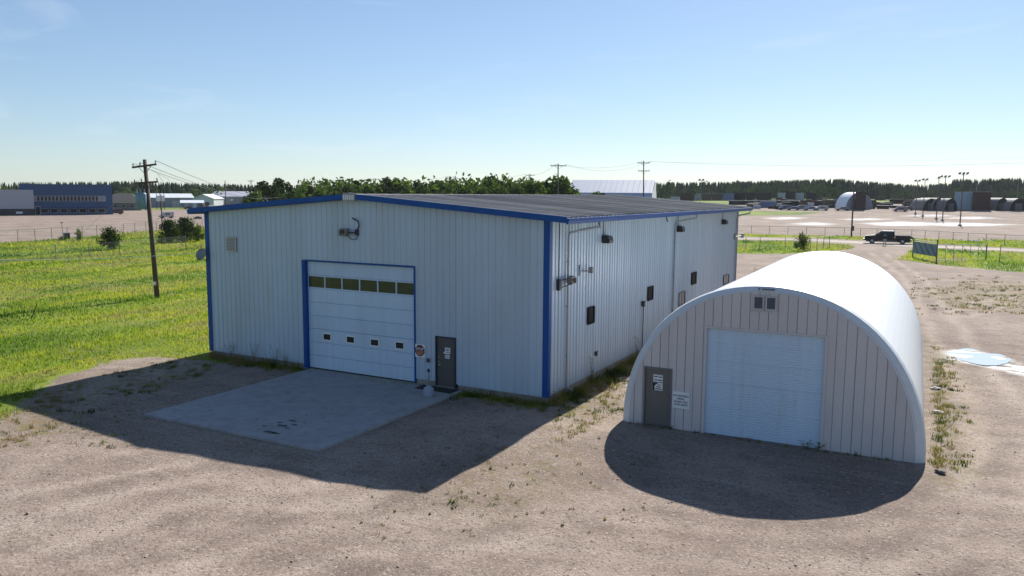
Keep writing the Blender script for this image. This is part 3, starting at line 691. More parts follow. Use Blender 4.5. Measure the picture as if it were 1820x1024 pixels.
# personnel door
pd2 = MB(); pd2.box((PD0+.06, .02, .03), (PD1-.06, .06, PDH-.06)); pd2 = pd2.build('personnel_door', M('taupe_door', (.13, .118, .105), .55, 0, .1, 1.5), q)
b = MB(); b.box((PD0, -.035, -.05), (PD0+.058, .07, PDH)); b.box((PD1-.058, -.035, -.05), (PD1, .07, PDH)); b.box((PD0+.058, -.033, PDH-.058), (PD1-.058, .07, PDH)); b.build('door_frame', M('grey_frame', (.13, .13, .15), .5), pd2)
b = MB(); b.lathe([(.028, 0), (.03, .03), (.02, .06)], (0, 0, 0), 10); k = b.build('door_knob', M('brass', (.45, .38, .22)), pd2); k.location = (PD1-.14, .02, 1.08); k.rotation_euler = (R(90), 0, 0)
notice(pd2, PD0+.34, 1.60, .34, .26, .019, [(.1, .66, .5, .8), (.6, .64, .95, .78), (.1, .2, .45, .32), (.5, .2, .95, .34)])
notice(pd2, PD0+.34, 1.30, .34, .27, .019, [(0, 0, .16, 1), (.16, .82, .45, 1), (.16, .6, .26, .82), (.45, .7, .9, .78), (.35, .42, .8, .54), (.22, .14, .92, .26)])
e = empty('notice_board', (QX+math.cos(QA)*-2.79, QY-.012+math.sin(QA)*-2.79, QZ+1.06), QA); tag(e, 'white notice reading HOT MATERIAL INSIDE beside the taupe door', 'sign')
b = MB(); b.box((-.30, -.016, -.295), (.30, .01, .295)); b.build('board', M('sign_white', (.68, .71, .74), .5, 0, .04, 3), e)
for i, t in enumerate(('HOT MATERIAL', 'INSIDE.', 'PLEASE LOCK', 'AFTER ENTRY')): text('lettering', t, .098, mblk, e, (0, -.0175, .145-.105*i), (R(90), 0, 0), xs=.83)
# twin louvred vent
for x0 in (-.50, -.10):
    louver_vent(q, x0, x0+.36, 4.42, 4.90, -.005, M('lavender_frame', (.43, .41, .41), .5), M('slate_slat', (.17, .17, .20), .5), 9, 'gable_vent')
b = MB(); b.box((-.57, -.03, 4.36), (.33, -.002, 4.415)); b.build('vent_sill', MATS['lavender_frame'], q)
# maker's mark on the rim: a small emblem and squat dark letter shapes
b = MB(); y = -.03
def mk(x0, z0, x1, z1): b.box((x0, y-.012, z0), (x1, y, z1))
mk(-.36, 5.135, -.26, 5.155); mk(-.335, 5.08, -.31, 5.134); mk(-.31, 5.06, -.29, 5.085)
for i in range(6):
    x0 = -.215+i*.066; mk(x0, 5.085, x0+.018, 5.145); mk(x0+.036, 5.085, x0+.056, 5.145); mk(x0+.019, 5.085+.044*(i % 2), x0+.035, 5.10+.045*(i % 2))
b.build('rim_emblem', mblk, q)

# ------------------------------------------------------------------ vegetation
def np_mesh(name, V, Fc, mat, smooth=False):
    me = bpy.data.meshes.new(name); me.vertices.add(len(V)); me.vertices.foreach_set('co', np.asarray(V, np.float32).ravel())
    Fc = np.asarray(Fc, np.int32); k = Fc.shape[1]
    me.loops.add(Fc.size); me.loops.foreach_set('vertex_index', Fc.ravel()); me.polygons.add(len(Fc)); me.polygons.foreach_set('loop_start', np.arange(0, Fc.size, k, dtype=np.int32))
    me.update(); me.validate()
    for m in (mat if isinstance(mat, (list, tuple)) else [mat]): me.materials.append(m)
    return me
def blades(x, y, h, w, lean=.35):
    n = len(x); z = hgt(x, y)-.01; a = rng.uniform(0, 2*np.pi, n); t = rng.uniform(0, 2*np.pi, n); l = rng.uniform(.1, 1, n)*lean*h
    V = np.empty((n, 3, 3)); V[:, 0] = np.stack([x-np.cos(a)*w, y-np.sin(a)*w, z], 1); V[:, 1] = np.stack([x+np.cos(a)*w, y+np.sin(a)*w, z], 1)
    V[:, 2] = np.stack([x+np.cos(t)*l, y+np.sin(t)*l, z+h], 1)
    return V.reshape(-1, 3), np.arange(3*n).reshape(-1, 3)
def leaf_material(name, stops, scale=.1, trans=.45, stretch=None, fine=1.3, famt=.45):
    m = bpy.data.materials.new(name); m.use_nodes = True; n, l = m.node_tree.nodes, m.node_tree.links; b = n['Principled BSDF']
    ge = n.new('ShaderNodeNewGeometry'); v = ge.outputs['Position']
    if stretch:
        mp = n.new('ShaderNodeMapping'); mp.inputs['Scale'].default_value = stretch; mp.inputs['Rotation'].default_value = (0, 0, .12); l.new(v, mp.inputs[0]); v = mp.outputs[0]
    z = n.new('ShaderNodeTexNoise'); z.inputs['Scale'].default_value = scale; z.inputs['Detail'].default_value = 5; z.inputs['Roughness'].default_value = .6; l.new(v, z.inputs['Vector'])
    z2 = n.new('ShaderNodeTexNoise'); z2.inputs['Scale'].default_value = fine; z2.inputs['Detail'].default_value = 3; l.new(ge.outputs['Position'], z2.inputs['Vector'])
    ad = n.new('ShaderNodeMath'); ad.operation = 'MULTIPLY_ADD'; ad.inputs[1].default_value = famt; l.new(z2.outputs[0], ad.inputs[0])
    sb = n.new('ShaderNodeMath'); sb.operation = 'MULTIPLY_ADD'; sb.inputs[1].default_value = 1.7; sb.inputs[2].default_value = -.35-famt/2; l.new(z.outputs[0], sb.inputs[0]); l.new(sb.outputs[0], ad.inputs[2])
    r_ = n.new('ShaderNodeValToRGB'); r_.color_ramp.elements.remove(r_.color_ramp.elements[0])
    r_.color_ramp.elements[0].position = stops[0][0]; r_.color_ramp.elements[0].color = tuple(stops[0][1])+(1,)
    for p, c in stops[1:]: e = r_.color_ramp.elements.new(p); e.color = tuple(c)+(1,)
    l.new(ad.outputs[0], r_.inputs[0]); l.new(r_.outputs[0], b.inputs['Base Color']); b.inputs['Roughness'].default_value = .95; b.inputs['Specular IOR Level'].default_value = .02
    tr = n.new('ShaderNodeBsdfTranslucent'); l.new(r_.outputs[0], tr.inputs[0]); ms = n.new('ShaderNodeMixShader'); ms.inputs[0].default_value = trans
    l.new(b.outputs[0], ms.inputs[1]); l.new(tr.outputs[0], ms.inputs[2]); l.new(ms.outputs[0], n['Material Output'].inputs[0]); return m
GRASSM = leaf_material('field_grass', [(.30, (.055, .12, .012)), (.40, (.12, .21, .016)), (.46, (.22, .29, .020)), (.52, (.34, .365, .03)), (.58, (.27, .235, .09)), (.63, (.19, .25, .03)), (.70, (.10, .18, .02))], .045, .68, (1.7, .42, 1), .7, .24)
WEEDM = leaf_material('weed_leaf', [(.30, (.030, .055, .010)), (.42, (.10, .13, .018)), (.54, (.22, .21, .04)), (.64, (.26, .19, .08))], .5, .4, None, 2.5)
def scatter_field(n, fov0, fov1, d0, d1, maskf, thr=.5):
    a = rng.uniform(fov0, fov1, n); d = np.exp(rng.uniform(np.log(d0), np.log(d1), n))
    hd = YAW - a                          # a: angle to the right of the view axis
    x = CX-np.sin(hd)*d; y = CY+np.cos(hd)*d
    g = maskf(x, y)+(vnoise(x*.9, y*.9, 9)-.5)*.7+(vnoise(x*3, y*3, 10)-.5)*.3
    inb = (x > -.15) & (x < W_+.1) & (y > -.03) & (y < L_)
    k = (g > thr) & ~inb; return x[k], y[k], d[k]
x, y, d = scatter_field(520000, R(-37), R(37), 24, 260, grass_mask)
hh = (rng.uniform(.06, .17, len(x))*(.6+.9*vnoise(x*.25, y*.25, 4)))*np.clip(.8+d/140, 1, 2.0); ww = np.clip(d*.00048, .010, .08)*rng.uniform(.6, 1.6, len(x))
V, Fc = blades(x, y, hh, ww, .6)
tag(link('field_grass', np_mesh('field_grass', V, Fc, GRASSM)), 'bright yellow green grass over the field and verges', 'grass', kind='stuff')
# sparse weeds in gravel, along the foundation and in the shade
def clump(cx, cy, n, r_, h0, h1, w):
    a = rng.uniform(0, 2*np.pi, n); q_ = np.sqrt(rng.uniform(0, 1, n))*r_
    return cx+np.cos(a)*q_, cy+np.sin(a)*q_, rng.uniform(h0, h1, n), np.full(n, w)*rng.uniform(.6, 1.5, n)
acc = []
def addc(*a): acc.append(clump(*a))
for P_ in SPARSE:
    xs = [p[0] for p in P_]; ys = [p[1] for p in P_]; area = (max(xs)-min(xs))*(max(ys)-min(ys)); n = int(min(900, area*(.7 if P_ is SPARSE[3] else (9 if P_ in (SPARSE[0], SPARSE[1], SPARSE[4], SPARSE[6]) else 3.2))))
    X = rng.uniform(min(xs), max(xs), n); Y = rng.uniform(min(ys), max(ys), n); ok = (inpoly_sd(P_, X, Y) < 0) & (vnoise(X*.8, Y*.8, 20) > .42) & ~((np.abs(X-QX) < 5.05) & (Y > -.45) & (Y < 19))
    for a, c in zip(X[ok], Y[ok]): addc(a, c, int(rng.integers(8, 26)), rng.uniform(.06, .22), .03, rng.uniform(.08, .22), .012)
for u in np.arange(.2, 6.1, .14): addc(u, -.12-abs(rng.normal(0, .45))*min(1, .3+u/5), 34, .2, .08, rng.uniform(.25, .6), .012)
for u in np.arange(14.6, 18.8, .13): addc(u, -.12-abs(rng.normal(0, .40)), 34, .2, .08, rng.uniform(.2, .5), .012)
for u in np.arange(-.2, 31, .11): addc(W_+.12+abs(rng.normal(0, .5)), u, 34, .22, .08, rng.uniform(.2, .6), .013)
for u in np.arange(-.3, 18, .2): addc(QX+5.0+abs(rng.normal(0, .3)), u, 22, .17, .04, rng.uniform(.1, .32), .012)
for u in np.arange(-4.6, 4.6, .3):
    if rng.uniform() < .7: addc(QX+u, QY-.1+math.sin(QA)*u-abs(rng.normal(0, .06)), 16, .1, .04, rng.uniform(.08, .25), .013)
for k in range(90):                     # isolated tufts in the yard
    p = G(rng.uniform(640, 1150), rng.uniform(775, 960)); addc(p.x, p.y, int(rng.integers(6, 22)), rng.uniform(.03, .1), .02, .10, .011)
for k in range(120):
    p = G(rng.uniform(0, 260), rng.uniform(700, 800)); addc(p.x, p.y, int(rng.integers(6, 20)), rng.uniform(.05, .16), .02, .12, .011)
for k in range(90):
    p = G(rng.uniform(1620, 1820), rng.uniform(490, 560)); addc(p.x, p.y, 14, .3, .04, .2, .03)
X, Y, Hh, Ww = [np.concatenate(t) for t in zip(*acc)]
inb = ((X > 0) & (X < W_+.04) & (Y > -.04) & (Y < L_)) | ((X > 6.5) & (X < 14.8) & (Y > -8.7) & (Y < 0)); k = ~inb
V, Fc = blades(X[k], Y[k], Hh[k], Ww[k], .7)
tag(link('gravel_weeds', np_mesh('gravel_weeds', V, Fc, WEEDM)), 'sparse weeds and grass tufts along foundations and in the gravel', 'weeds', kind='stuff')
# loose stones
n = 4200; a = rng.uniform(R(-40), R(40), n); d = np.sqrt(rng.uniform(13**2, 46**2, n)); X = CX-np.sin(YAW-a)*d; Y = CY+np.cos(YAW-a)*d
k = (grass_mask(X, Y) < .4) & ~((X > 6.4) & (X < 14.9) & (Y > -8.8) & (Y < .5)) & ~((X > -.2) & (X < W_+.2) & (Y > -.2) & (Y < 32)) & ~((np.abs(X-QX) < 5.1) & (Y > -.5)); X, Y = X[k], Y[k]; n = len(X)
s = rng.gamma(2., .006, n)+.007; oct_ = np.array([(1,0,0),(-1,0,0),(0,1,0),(0,-1,0),(0,0,1),(0,0,-1)], float); of = np.array([(0,2,4),(2,1,4),(1,3,4),(3,0,4),(2,0,5),(1,2,5),(3,1,5),(0,3,5)])
V = oct_[None]*s[:, None, None]*rng.uniform(.6, 1.3, (n, 6, 3)); V[..., 2] *= .6; V += np.stack([X, Y, hgt(X, Y)+s*.2], 1)[:, None]
Fc = (of[None]+np.arange(n)[:, None, None]*6).reshape(-1, 3)
tag(link('loose_gravel', np_mesh('loose_gravel', V.reshape(-1, 3), Fc, M('stone', (.30, .245, .205), .9, 0, .5, 1.7))), 'loose stones scattered over the yard', 'gravel', kind='stuff')
# a few larger pale rocks by the hut
for i, (px, py, s_, lb) in enumerate(((1662, 692, .15, 'pale rock among weeds along the hut, the farther one'), (1669, 735, .14, 'flat pale rock in weeds beside the hut side wall'), (1671, 841, .12, 'dark flat stone near the hut front corner'))):
    p = G(px, py); bm = bmesh.new(); bmesh.ops.create_icosphere(bm, subdivisions=2, radius=s_)
    for v in bm.verts: v.co *= .75+.5*random.random(); v.co.z *= .45; v.co.x *= 1.4
    me = bpy.data.meshes.new('rock'); bm.to_mesh(me); bm.free(); me.materials.append(M('rock_pale', (.55, .5, .47), .9, bump=.3) if i < 2 else M('rock_dark', (.10, .09, .09), .9))
    o = link('rock', me, None, (p.x, p.y, p.z+.05), random.random()*3); tag(o, lb, 'rock')
# tall weeds against the walls
def weed_plant(loc, h, label):
    b = MB(); bl = MB(); rr = random.Random(int(h*1000)+int(loc[0]*10))
    for s in range(5):
        a = rr.uniform(0, 6.28); l = rr.uniform(.08, .3); hh = h*rr.uniform(.6, 1)
        pts = [(0, 0, 0), (l*.4*math.cos(a), l*.4*math.sin(a), hh*.5), (l*math.cos(a), l*math.sin(a), hh)]
        b.tube(pts, [.008, .006, .003], 4)
        for k in range(9):
            t = rr.uniform(.25, 1); p = Vector(pts[0]).lerp(Vector(pts[2]), t); aa = rr.uniform(0, 6.28); d = Vector((math.cos(aa), math.sin(aa), .3))*rr.uniform(.05, .13); w = Vector((-math.sin(aa), math.cos(aa), 0))*.02
            bl.quad(p, p+d*.5+w, p+d, p+d*.5-w)
    e = empty('weed_plant', loc); tag(e, label, 'weed', 'tall weeds along the warehouse foundation')
    b.build('stem', WEEDM, e); bl.build('leaves', WEEDM, e)
for x_, h_, l_ in ((1.6, .9, 'tall weed at the front wall under the gable vent'), (3.2, 1.0, 'tall weed at the front wall, second left of the overhead door'), (4.6, 1.05, 'tallest leafy weed at the front wall, left of the overhead door'), (5.2, .8, 'short bushy weed at the front wall next to the apron')): weed_plant((x_, -.22, 0), h_, l_)
for y_, h_, l_ in ((3.9, 1.2, 'tall thin weed on the side wall, below the first window'), (9.6, 1.2, 'tall thin weed on the side wall, below the meter box'), (.5, .6, 'low dark weed at the front right corner of the warehouse')): weed_plant((W_+.25, y_, 0), h_, l_)
for y_, l_ in ((1.35, 'weed at the right foot of the roll-up door, left one'), (1.75, 'weed at the right foot of the roll-up door, right one')): weed_plant((QX+y_, QY-.15, QZ), .32, l_)

# ---- trees
LEAFD = leaf_material('leaf_dark', [(.34, (.016, .035, .008)), (.5, (.034, .062, .012)), (.66, (.065, .10, .018))], .35, .3, None, 1.4)
LEAFB = leaf_material('leaf_bright', [(.34, (.03, .06, .010)), (.5, (.07, .125, .016)), (.66, (.11, .16, .022))], .3, .4, None, 1.2)
LEAFC = leaf_material('leaf_conifer', [(.34, (.008, .018, .008)), (.5, (.016, .032, .012)), (.66, (.03, .05, .016))], .2, .15, None, .8)
LEAFS = leaf_material('leaf_scrub', [(.34, (.014, .028, .010)), (.5, (.026, .048, .014)), (.66, (.055, .085, .022))], .05, .3, None, .35)
BARK = M('bark', (.07, .055, .045), .9, 0, .3, 3)
def leaf_cloud(n, lobes, size, seed):
    g = np.random.default_rng(seed); k = g.integers(0, len(lobes), n); L = np.array(lobes)[k]
    u = g.normal(size=(n, 3)); u /= np.linalg.norm(u, axis=1)[:, None]; r_ = g.uniform(.25, 1.08, n)**.5
    P = L[:, :3]+u*L[:, 3:6]*r_[:, None]
    a = g.normal(size=(n, 3)); a /= np.linalg.norm(a, axis=1)[:, None]; bb_ = np.cross(a, g.normal(size=(n, 3))); bb_ /= np.linalg.norm(bb_, axis=1)[:, None]
    s = size*g.uniform(.5, 1.3, n)[:, None]
    V = np.stack([P-a*s, P+bb_*s*.6, P+a*s, P-bb_*s*.6], 1).reshape(-1, 3); return V, np.arange(4*n).reshape(-1, 4)
def tree_meshes(h, r_, mat, seed, n=900, size=.3, base=.2, nl=15, spread=1.15):
    g = random.Random(seed); lobes = []
    for i in range(nl):
        t = (i+.5)/nl; z = h*(base+(1-base)*(.12+.8*t)); rad = r_*math.sin(math.pi*min(1, .25+.72*t))**.7
        a = g.uniform(0, 6.28); q_ = rad*g.uniform(.1, .75)*spread; s = r_*g.uniform(.2, .42)
        lobes.append((q_*math.cos(a), q_*math.sin(a), z, s, s, s*g.uniform(.8, 1.3)))
    crown = np_mesh('crown', *leaf_cloud(n, lobes, size, seed), mat)
    b = MB(); b.tube([(0, 0, -.2), (.04*h*g.uniform(-.3, .3), 0, h*.4), (0, 0, h*.85)], [h*.022, h*.016, h*.004], 6)
    for lb in lobes: b.tube([(0, 0, lb[2]*.55), (lb[0]*.5, lb[1]*.5, lb[2]*.8), lb[:3]], [h*.009, h*.006, h*.002], 4)
    return crown, b.mesh('trunk', BARK)
def place_tree(name, ms, loc, s, rz, label, group, cat='tree'):
    e = empty(name, loc, rz); e.scale = (s[0], s[0], s[1]); tag(e, label, cat, group)
    link('trunk', ms[1], e); link('crown', ms[0], e); return e
TV = [tree_meshes(8, 2.6, LEAFB, 11, 1100, .30), tree_meshes(9, 2.2, LEAFB, 12, 1000, .28), tree_meshes(8, 3.0, LEAFD, 13, 1200, .30), tree_meshes(10, 2.4, LEAFD, 14, 1100, .28), tree_meshes(9, 1.8, LEAFD, 15, 900, .26, .1, 12, .7)]
# tree row behind the warehouse: (px, top py, depth, kind)
row = sorted([(470,322,185,2),(492,317,190,2),(512,322,180,3),(455,340,165,0),(535,345,160,0),(552,326,200,4),(575,335,190,0),(600,333,205,3),(618,330,195,2),(634,316,210,4),(650,330,190,0),(672,328,200,1),(690,313,195,3),(704,318,205,2),(722,325,190,1),(741,318,200,3),(757,327,185,0),(774,319,200,3),(790,324,190,1),(806,317,205,3),(822,328,180,0),(838,318,195,1),(853,330,175,0),(868,322,190,1),(884,328,175,0),(900,318,190,1),(914,326,178,0),(928,319,190,1),(948,322,170,0),(962,325,180,1),(978,316,172,1),(994,312,168,0),(1004,326,172,1),(1026,337,165,0),(1070,339,170,4),(1064,341,170,0)])
place_lbl = {0: 'rounded bright green tree', 1: 'slender bright green tree', 2: 'broad dark green tree', 3: 'tall dark green tree', 4: 'narrow dark conical tree'}
def where(px): return 'left of the warehouse ridge' if px < 632 else ('behind the roof right of the ridge' if px < 820 else ('behind the roof near the middle power poles' if px < 1010 else 'before the white fabric building'))
seen = {}
for px, ty, dep, kd in row:
    g_ = ground_at(px, dep); top_ = AT(px, ty, dep).z; h0 = (8, 9, 8, 10, 9)[kd]; sz = max(.35, (top_-g_.z)/h0)
    seen[(kd, where(px))] = seen.get((kd, where(px)), 0)+1
    od_ = ('', 'second ', 'third ', 'fourth ', 'fifth ', 'sixth ', 'seventh ', 'eighth ')[seen[(kd, where(px))]-1]
    lb = (od_+place_lbl[kd]+' from the left, ' if od_ else 'leftmost '+place_lbl[kd]+', ')+where(px)
    place_tree('leafy_tree', TV[kd], g_, (sz*random.uniform(1.05, 1.35), sz), random.random()*6, lb, 'trees behind the warehouse')
# bushes
BU = [tree_meshes(3.2, 2.3, LEAFD, 21, 3400, .13, .06, 34, 1.15), tree_meshes(3.6, 2.2, LEAFD, 22, 3600, .13, .04, 36, 1.15), tree_meshes(2.5, 1.6, LEAFB, 23, 1900, .11, .03, 26)]
for px, by, ty, hw, kd, lb in ((197,444,407,25,0,'round dark bush standing alone in the field before the gravel lot'), (303,432,392,27,1,'tall dark bush left of the pair by the warehouse eave'), (329,430,388,30,1,'tall dark bush right of the pair by the warehouse eave'), (352,430,402,14,2,'lighter green shrub touching the warehouse left edge'), (287,434,418,10,2,'small low shrub at the foot of the dark bush pair'), (113,427,420,10,2,'low scrubby shrub beside the dark bin at the lot fence'), (140,428,408,7,2,'thin upright sapling right of the dark bin'), (1425,446,417,16,2,'grey green bush beside the far wire fence')):
    g_ = G(px, by); dep = depth(g_); h0 = (3.2, 3.6, 2.5)[kd]; r0 = (2.5, 2.4, 1.7)[kd]
    place_tree('bush', BU[kd], g_, (hw*dep/F/r0, (by-ty)*dep/F/h0), random.random()*6, lb, None, 'bush')
# far forest: one mass
def forest(specs, label, mat, seed):
    g = np.random.default_rng(seed); Vs = []; Fs = []; k0 = 0
    for (px0, px1, dep0, dep1, t0, t1, n) in specs:
        for i in range(n):
            px = g.uniform(px0, px1); dep = g.uniform(dep0, dep1); f = (px-px0)/(px1-px0)
            p = ground_at(px, dep); topz = AT(px, (t0*(1-f)+t1*f)+g.exponential(3.2)-3.0, dep).z; h = max(3., topz-p.z); r_ = h*g.uniform(.12, .20); tiers = 5; sd = 6
            for t in range(tiers):
                za = h*(.10+.9*t/tiers); zb = min(h, za+h*.36); ra = r_*(1-t/tiers)*g.uniform(.8, 1.2)+.15; a0 = g.uniform(0, 6)
                ang = a0+2*np.pi*np.arange(sd)/sd; rr = ra*g.uniform(.6, 1.25, sd)
                Vs.append(np.column_stack([p.x+np.cos(ang)*rr, p.y+np.sin(ang)*rr, p.z+za-g.uniform(0, .06*h, sd)])); Vs.append([[p.x, p.y, p.z+zb]])
                Fs.append(np.column_stack([k0+np.arange(sd), k0+(np.arange(sd)+1) % sd, np.full(sd, k0+sd)])); k0 += sd+1
    o = link('spruce_forest', np_mesh('spruce_forest', np.vstack(Vs), np.vstack(Fs), mat)); tag(o, label, 'forest', kind='stuff')
forest([(-120,260,470,540,326,324,420),(200,470,430,520,323,330,360),(440,1180,520,620,331,328,520)], 'dark spruce forest along the horizon on the left', LEAFC, 3)
forest([(1150,1330,480,560,326,324,330),(1300,1500,470,540,324,319,420),(1480,1620,470,540,319,330,300),(1590,1700,560,640,331,326,200),(1690,2000,470,540,320,314,480)], 'dark spruce forest beyond the storage yard', LEAFC, 4)
def scrub(specs, label, seed, mat):
    Vs = []; Fs = []; k0 = 0; g = np.random.default_rng(seed)
    for px0, px1, dep, hz, n in specs:
        for i in range(n):
            p = ground_at(g.uniform(px0, px1), dep*g.uniform(.95, 1.05)); h = hz*g.uniform(.6, 1.2)
            v, f = leaf_cloud(190, [(p.x, p.y, p.z+h*.35, h*.36, h*.36, h*.45), (p.x+h*.1, p.y, p.z+h*.72, h*.2, h*.2, h*.3), (p.x-h*.22, p.y-h*.1, p.z+h*.55, h*.18, h*.18, h*.25)], h*.055, int(g.integers(1e6))); Vs.append(v); Fs.append(f+k0); k0 += len(v)
    tag(link('green_scrub', np_mesh('green_scrub', np.vstack(Vs), np.vstack(Fs), mat)), label, 'scrub', kind='stuff')
scrub([(1170,1500,430,9,60),(1420,1640,430,7,30),(1640,1900,440,7,30)], 'mixed green scrub in front of the right forest', 5, LEAFS)
scrub([(-60,470,430,9,60),(430,560,155,2.5,26),(530,830,212,10.2,80),(800,1006,195,10.6,90),(500,700,240,10.5,40)], 'mixed green scrub in front of the left forest', 6, LEAFB)

# ------------------------------------------------------------------ poles and lines
MWOOD = M('pole_wood', (.095, .065, .048), .9, 0, .3, 3, stretch=(6, 6, .6))
MINS = M('insulator', (.30, .30, .31), .3, 0, .1, 3)
MWIRE = M('wire_grey', (.30, .31, .33), .5, .2, .1, 1)
MWIRED = M('wire_dark', (.10, .10, .11), .5, .2, .1, 1)
ATT = {}
def utility_pole(key, base, top, label, arms, rz, r_=.16, extra=None):
    e = empty('utility_pole', base); tag(e, label, 'utility pole')
    t = Vector(top)-Vector(base); hgt_ = t.length
    b = MB(); b.tube([Vector((0, 0, -.5)), t*.5, t], [r_, r_*.88, r_*.72], 9); b.build('pole', MWOOD, e, True)
    ATT[key] = []
    for (f, ln, tilt) in arms:
        c = t*f; d = Vector((math.cos(rz), math.sin(rz), 0)); off = Vector((-math.sin(rz), math.cos(rz), 0))*-.2
        a0, a1 = c-d*ln/2+off-Vector((0, 0, tilt)), c+d*ln/2+off+Vector((0, 0, tilt))
        b = MB(); b.beam(a0, a1, .13, .14); arm = b.build('crossarm', MWOOD, e)
        b = MB(); b.beam(c-d*ln*.28+off*1.3-Vector((0, 0, .0)), c-Vector((0, 0, .6))+off*.8, .03, .04); b.beam(c+d*ln*.28+off*1.3, c-Vector((0, 0, .6))+off*.8, .03, .04); b.build('brace', mdark, arm)
        for s_ in (.04, .32, .96):
            p = a0.lerp(a1, s_)+Vector((0, 0, .07)); b = MB(); b.lathe([(.03, 0), (.035, .06), (.06, .09), (.06, .13), (.04, .17), (.05, .2), (.02, .23)], tuple(p), 8); b.build('insulator', MINS, arm)
            ATT[key].append(Vector(base)+p+Vector((0, 0, .23)))
    return e, t
# near pole with transformers
gb = G(280, 530); dep = depth(gb); tp = AT(257, 284, dep)
rzp = math.atan2(RV.y, RV.x)
np_, nt = utility_pole('near', gb, tp, 'leaning wooden power pole with transformer in the left field', [(.955, 1.75, .13), (.835, 1.75, .07)], rzp+.15, .19)
b = MB(); rvv = Vector((RV.x, RV.y, 0)).normalized(); fv = Vector((-rvv.y, rvv.x, 0))
mtrf = M('transformer_blue', (.16, .25, .33), .45, .1, .15, 2)
for i, (o_, sc) in enumerate(((-.36, 1.0), (-.05, .92))):
    c = nt*.745+rvv*(o_-.15)-fv*.4; b = MB(); b.lathe([(.24*sc, -.62), (.27*sc, -.58), (.27*sc, .50), (.25*sc, .58), (.1, .64)], tuple(c-Vector((0, 0, .45))), 14)
    tr = b.build('transformer', mtrf, np_, True)
    for k in (-.12, .12):
        b = MB(); p = c+Vector((0, 0, .15))+rvv*k; b.lathe([(.03, 0), (.045, .08), (.03, .14), (.045, .22), (.025, .3)], tuple(p), 8); b.build('bushing', MINS, tr)
for o_ in (-.42, -.2, .6):
    c = nt*.835+rvv*o_-fv*.3; b = MB(); b.tube([c+Vector((0, 0, -.05)), c+Vector((.0, 0, -.45))], .035, 6); b.tube([c+Vector((0, 0, -.2)), c+rvv*.14+Vector((0, 0, -.42))], .022, 5); b.build('fuse_cutout', mdark, np_)
b = MB(); b.beam(nt*.66-rvv*.9-fv*.1-Vector((0, 0, .18)), nt*.672-fv*.1, .06, .07); b.build('side_bracket', mdark, np_)
b = MB(); b.box(tuple(nt*.108+Vector((.02, -.30, -.12))), tuple(nt*.108+Vector((.24, -.2, .12)))); b.build('tag_plate', mwhite, np_)
b = MB(); b.tube([nt*.90+rvv*.9, nt*.88+rvv*1.2-Vector((0, 0, .3)), nt*.83+rvv*1.25, nt*.80+rvv*1.05], .012, 4); b.tube([nt*.93+rvv*.4-fv*.2, nt*.86+rvv*1.7, nt*.80+rvv*1.4], .012, 4); b.build('jumper_wire', MWIRED, np_)
# farther poles: (key, px, top py, depth, arm length, second arm)
for key, px, ty, dp, ln, two, lb in (('p2', 993, 291, 150, 3.2, False, 'dark power pole behind the roof, left of the fabric building'), ('p3', 1145, 286, 165, 2.6, True, 'double-armed power pole before the right end of the fabric building'),
        ('p4', 943, 309, 215, 2.5, False, 'distant power pole among bright trees, nearer of two'), ('p5', 800, 313, 300, 3.2, False, 'distant power pole above the middle of the warehouse roof'), ('p6', 668, 317, 260, 2.6, False, 'distant power pole just right of the warehouse ridge'), ('p7', 540, 321, 300, 2.2, False, 'faint distant power pole left of the warehouse ridge'),
        ('p8', 447, 320, 270, 2.0, False, 'slim power pole at the end of the grey shed'), ('p9', 401, 321, 260, 0, False, 'bare slim pole before the large grey shed'), ('p10', 287, 345, 110, 0, False, 'short bare post left of the dark bushes')):
    g_ = ground_at(px, dp) if key != 'p10' else G(288, 398)
    dp = depth(g_); t_ = AT(px-1, ty, dp)
    utility_pole(key, g_, t_, lb, ([(.97, ln, .02)] if ln else [])+([(.86, ln*.95, .02)] if two else []), rzp+(.25 if key == 'p2' else 0), .15 if dp < 250 else .17)
def wire(p, q_, sag, label, r_=.014, m=MWIRED, n=20):
    p, q_ = Vector(p), Vector(q_); b = MB(); o = p.copy()
    b.tube([p.lerp(q_, i/n)-o-Vector((0, 0, sag*4*(i/n)*(1-i/n))) for i in range(n+1)], r_, 4)
    tag(b.build('power_line', m, None, False, o), label, 'wire', 'overhead lines')
A = ATT['near']
for i, (a_, b_) in enumerate(((A[0], ATT['p7'][0]), (A[1], ATT['p7'][1]), (A[2], ATT['p7'][2]))): wire(a_, b_, 4.5, 'overhead line from the leaning pole to the distant pole, %s strand' % ('left', 'middle', 'right')[i], .022)
wire(ATT['p7'][1], ATT['p6'][1], 1.5, 'thin line between the two farthest poles left of centre', .02)
wire(ATT['p6'][1], ATT['p5'][1], 1.2, 'thin pale line above the trees right of the ridge', .03, MWIRE)
wire(ATT['p6'][2], ATT['p4'][0], 2.4, 'lower pale line sagging above the bright trees', .03, MWIRE)
wire(ATT['p4'][1], ATT['p2'][1], .9, 'short line between the two poles left of the fabric building', .02)
wire(ATT['p2'][1], ATT['p3'][1], 1.0, 'line over the fabric building roof', .02, MWIRE)
wire(ATT['p2'][2], ATT['p3'][2], 1.6, 'second line over the fabric building roof, lower', .02, MWIRE)
far_r = AT(2150, 272, 150); gr = ground_at(2150, 150)
wire(ATT['p3'][2], far_r, 1.6, 'long line crossing the sky to the right', .022)
wire(ATT['p3'][1], AT(2150, 262, 152), 1.2, 'second long line crossing the sky to the right', .012, MWIRE)
wire((-.1, 4.0, 5.2), AT(-170, 458, 36), .35, 'pale service cable from the warehouse across the field', .012, M('cable_white', (.55, .55, .55), .5))
wire(Vector(gb)+nt*.9, G(-60, 600), .1, 'guy wire slanting down left from the leaning pole', .008)
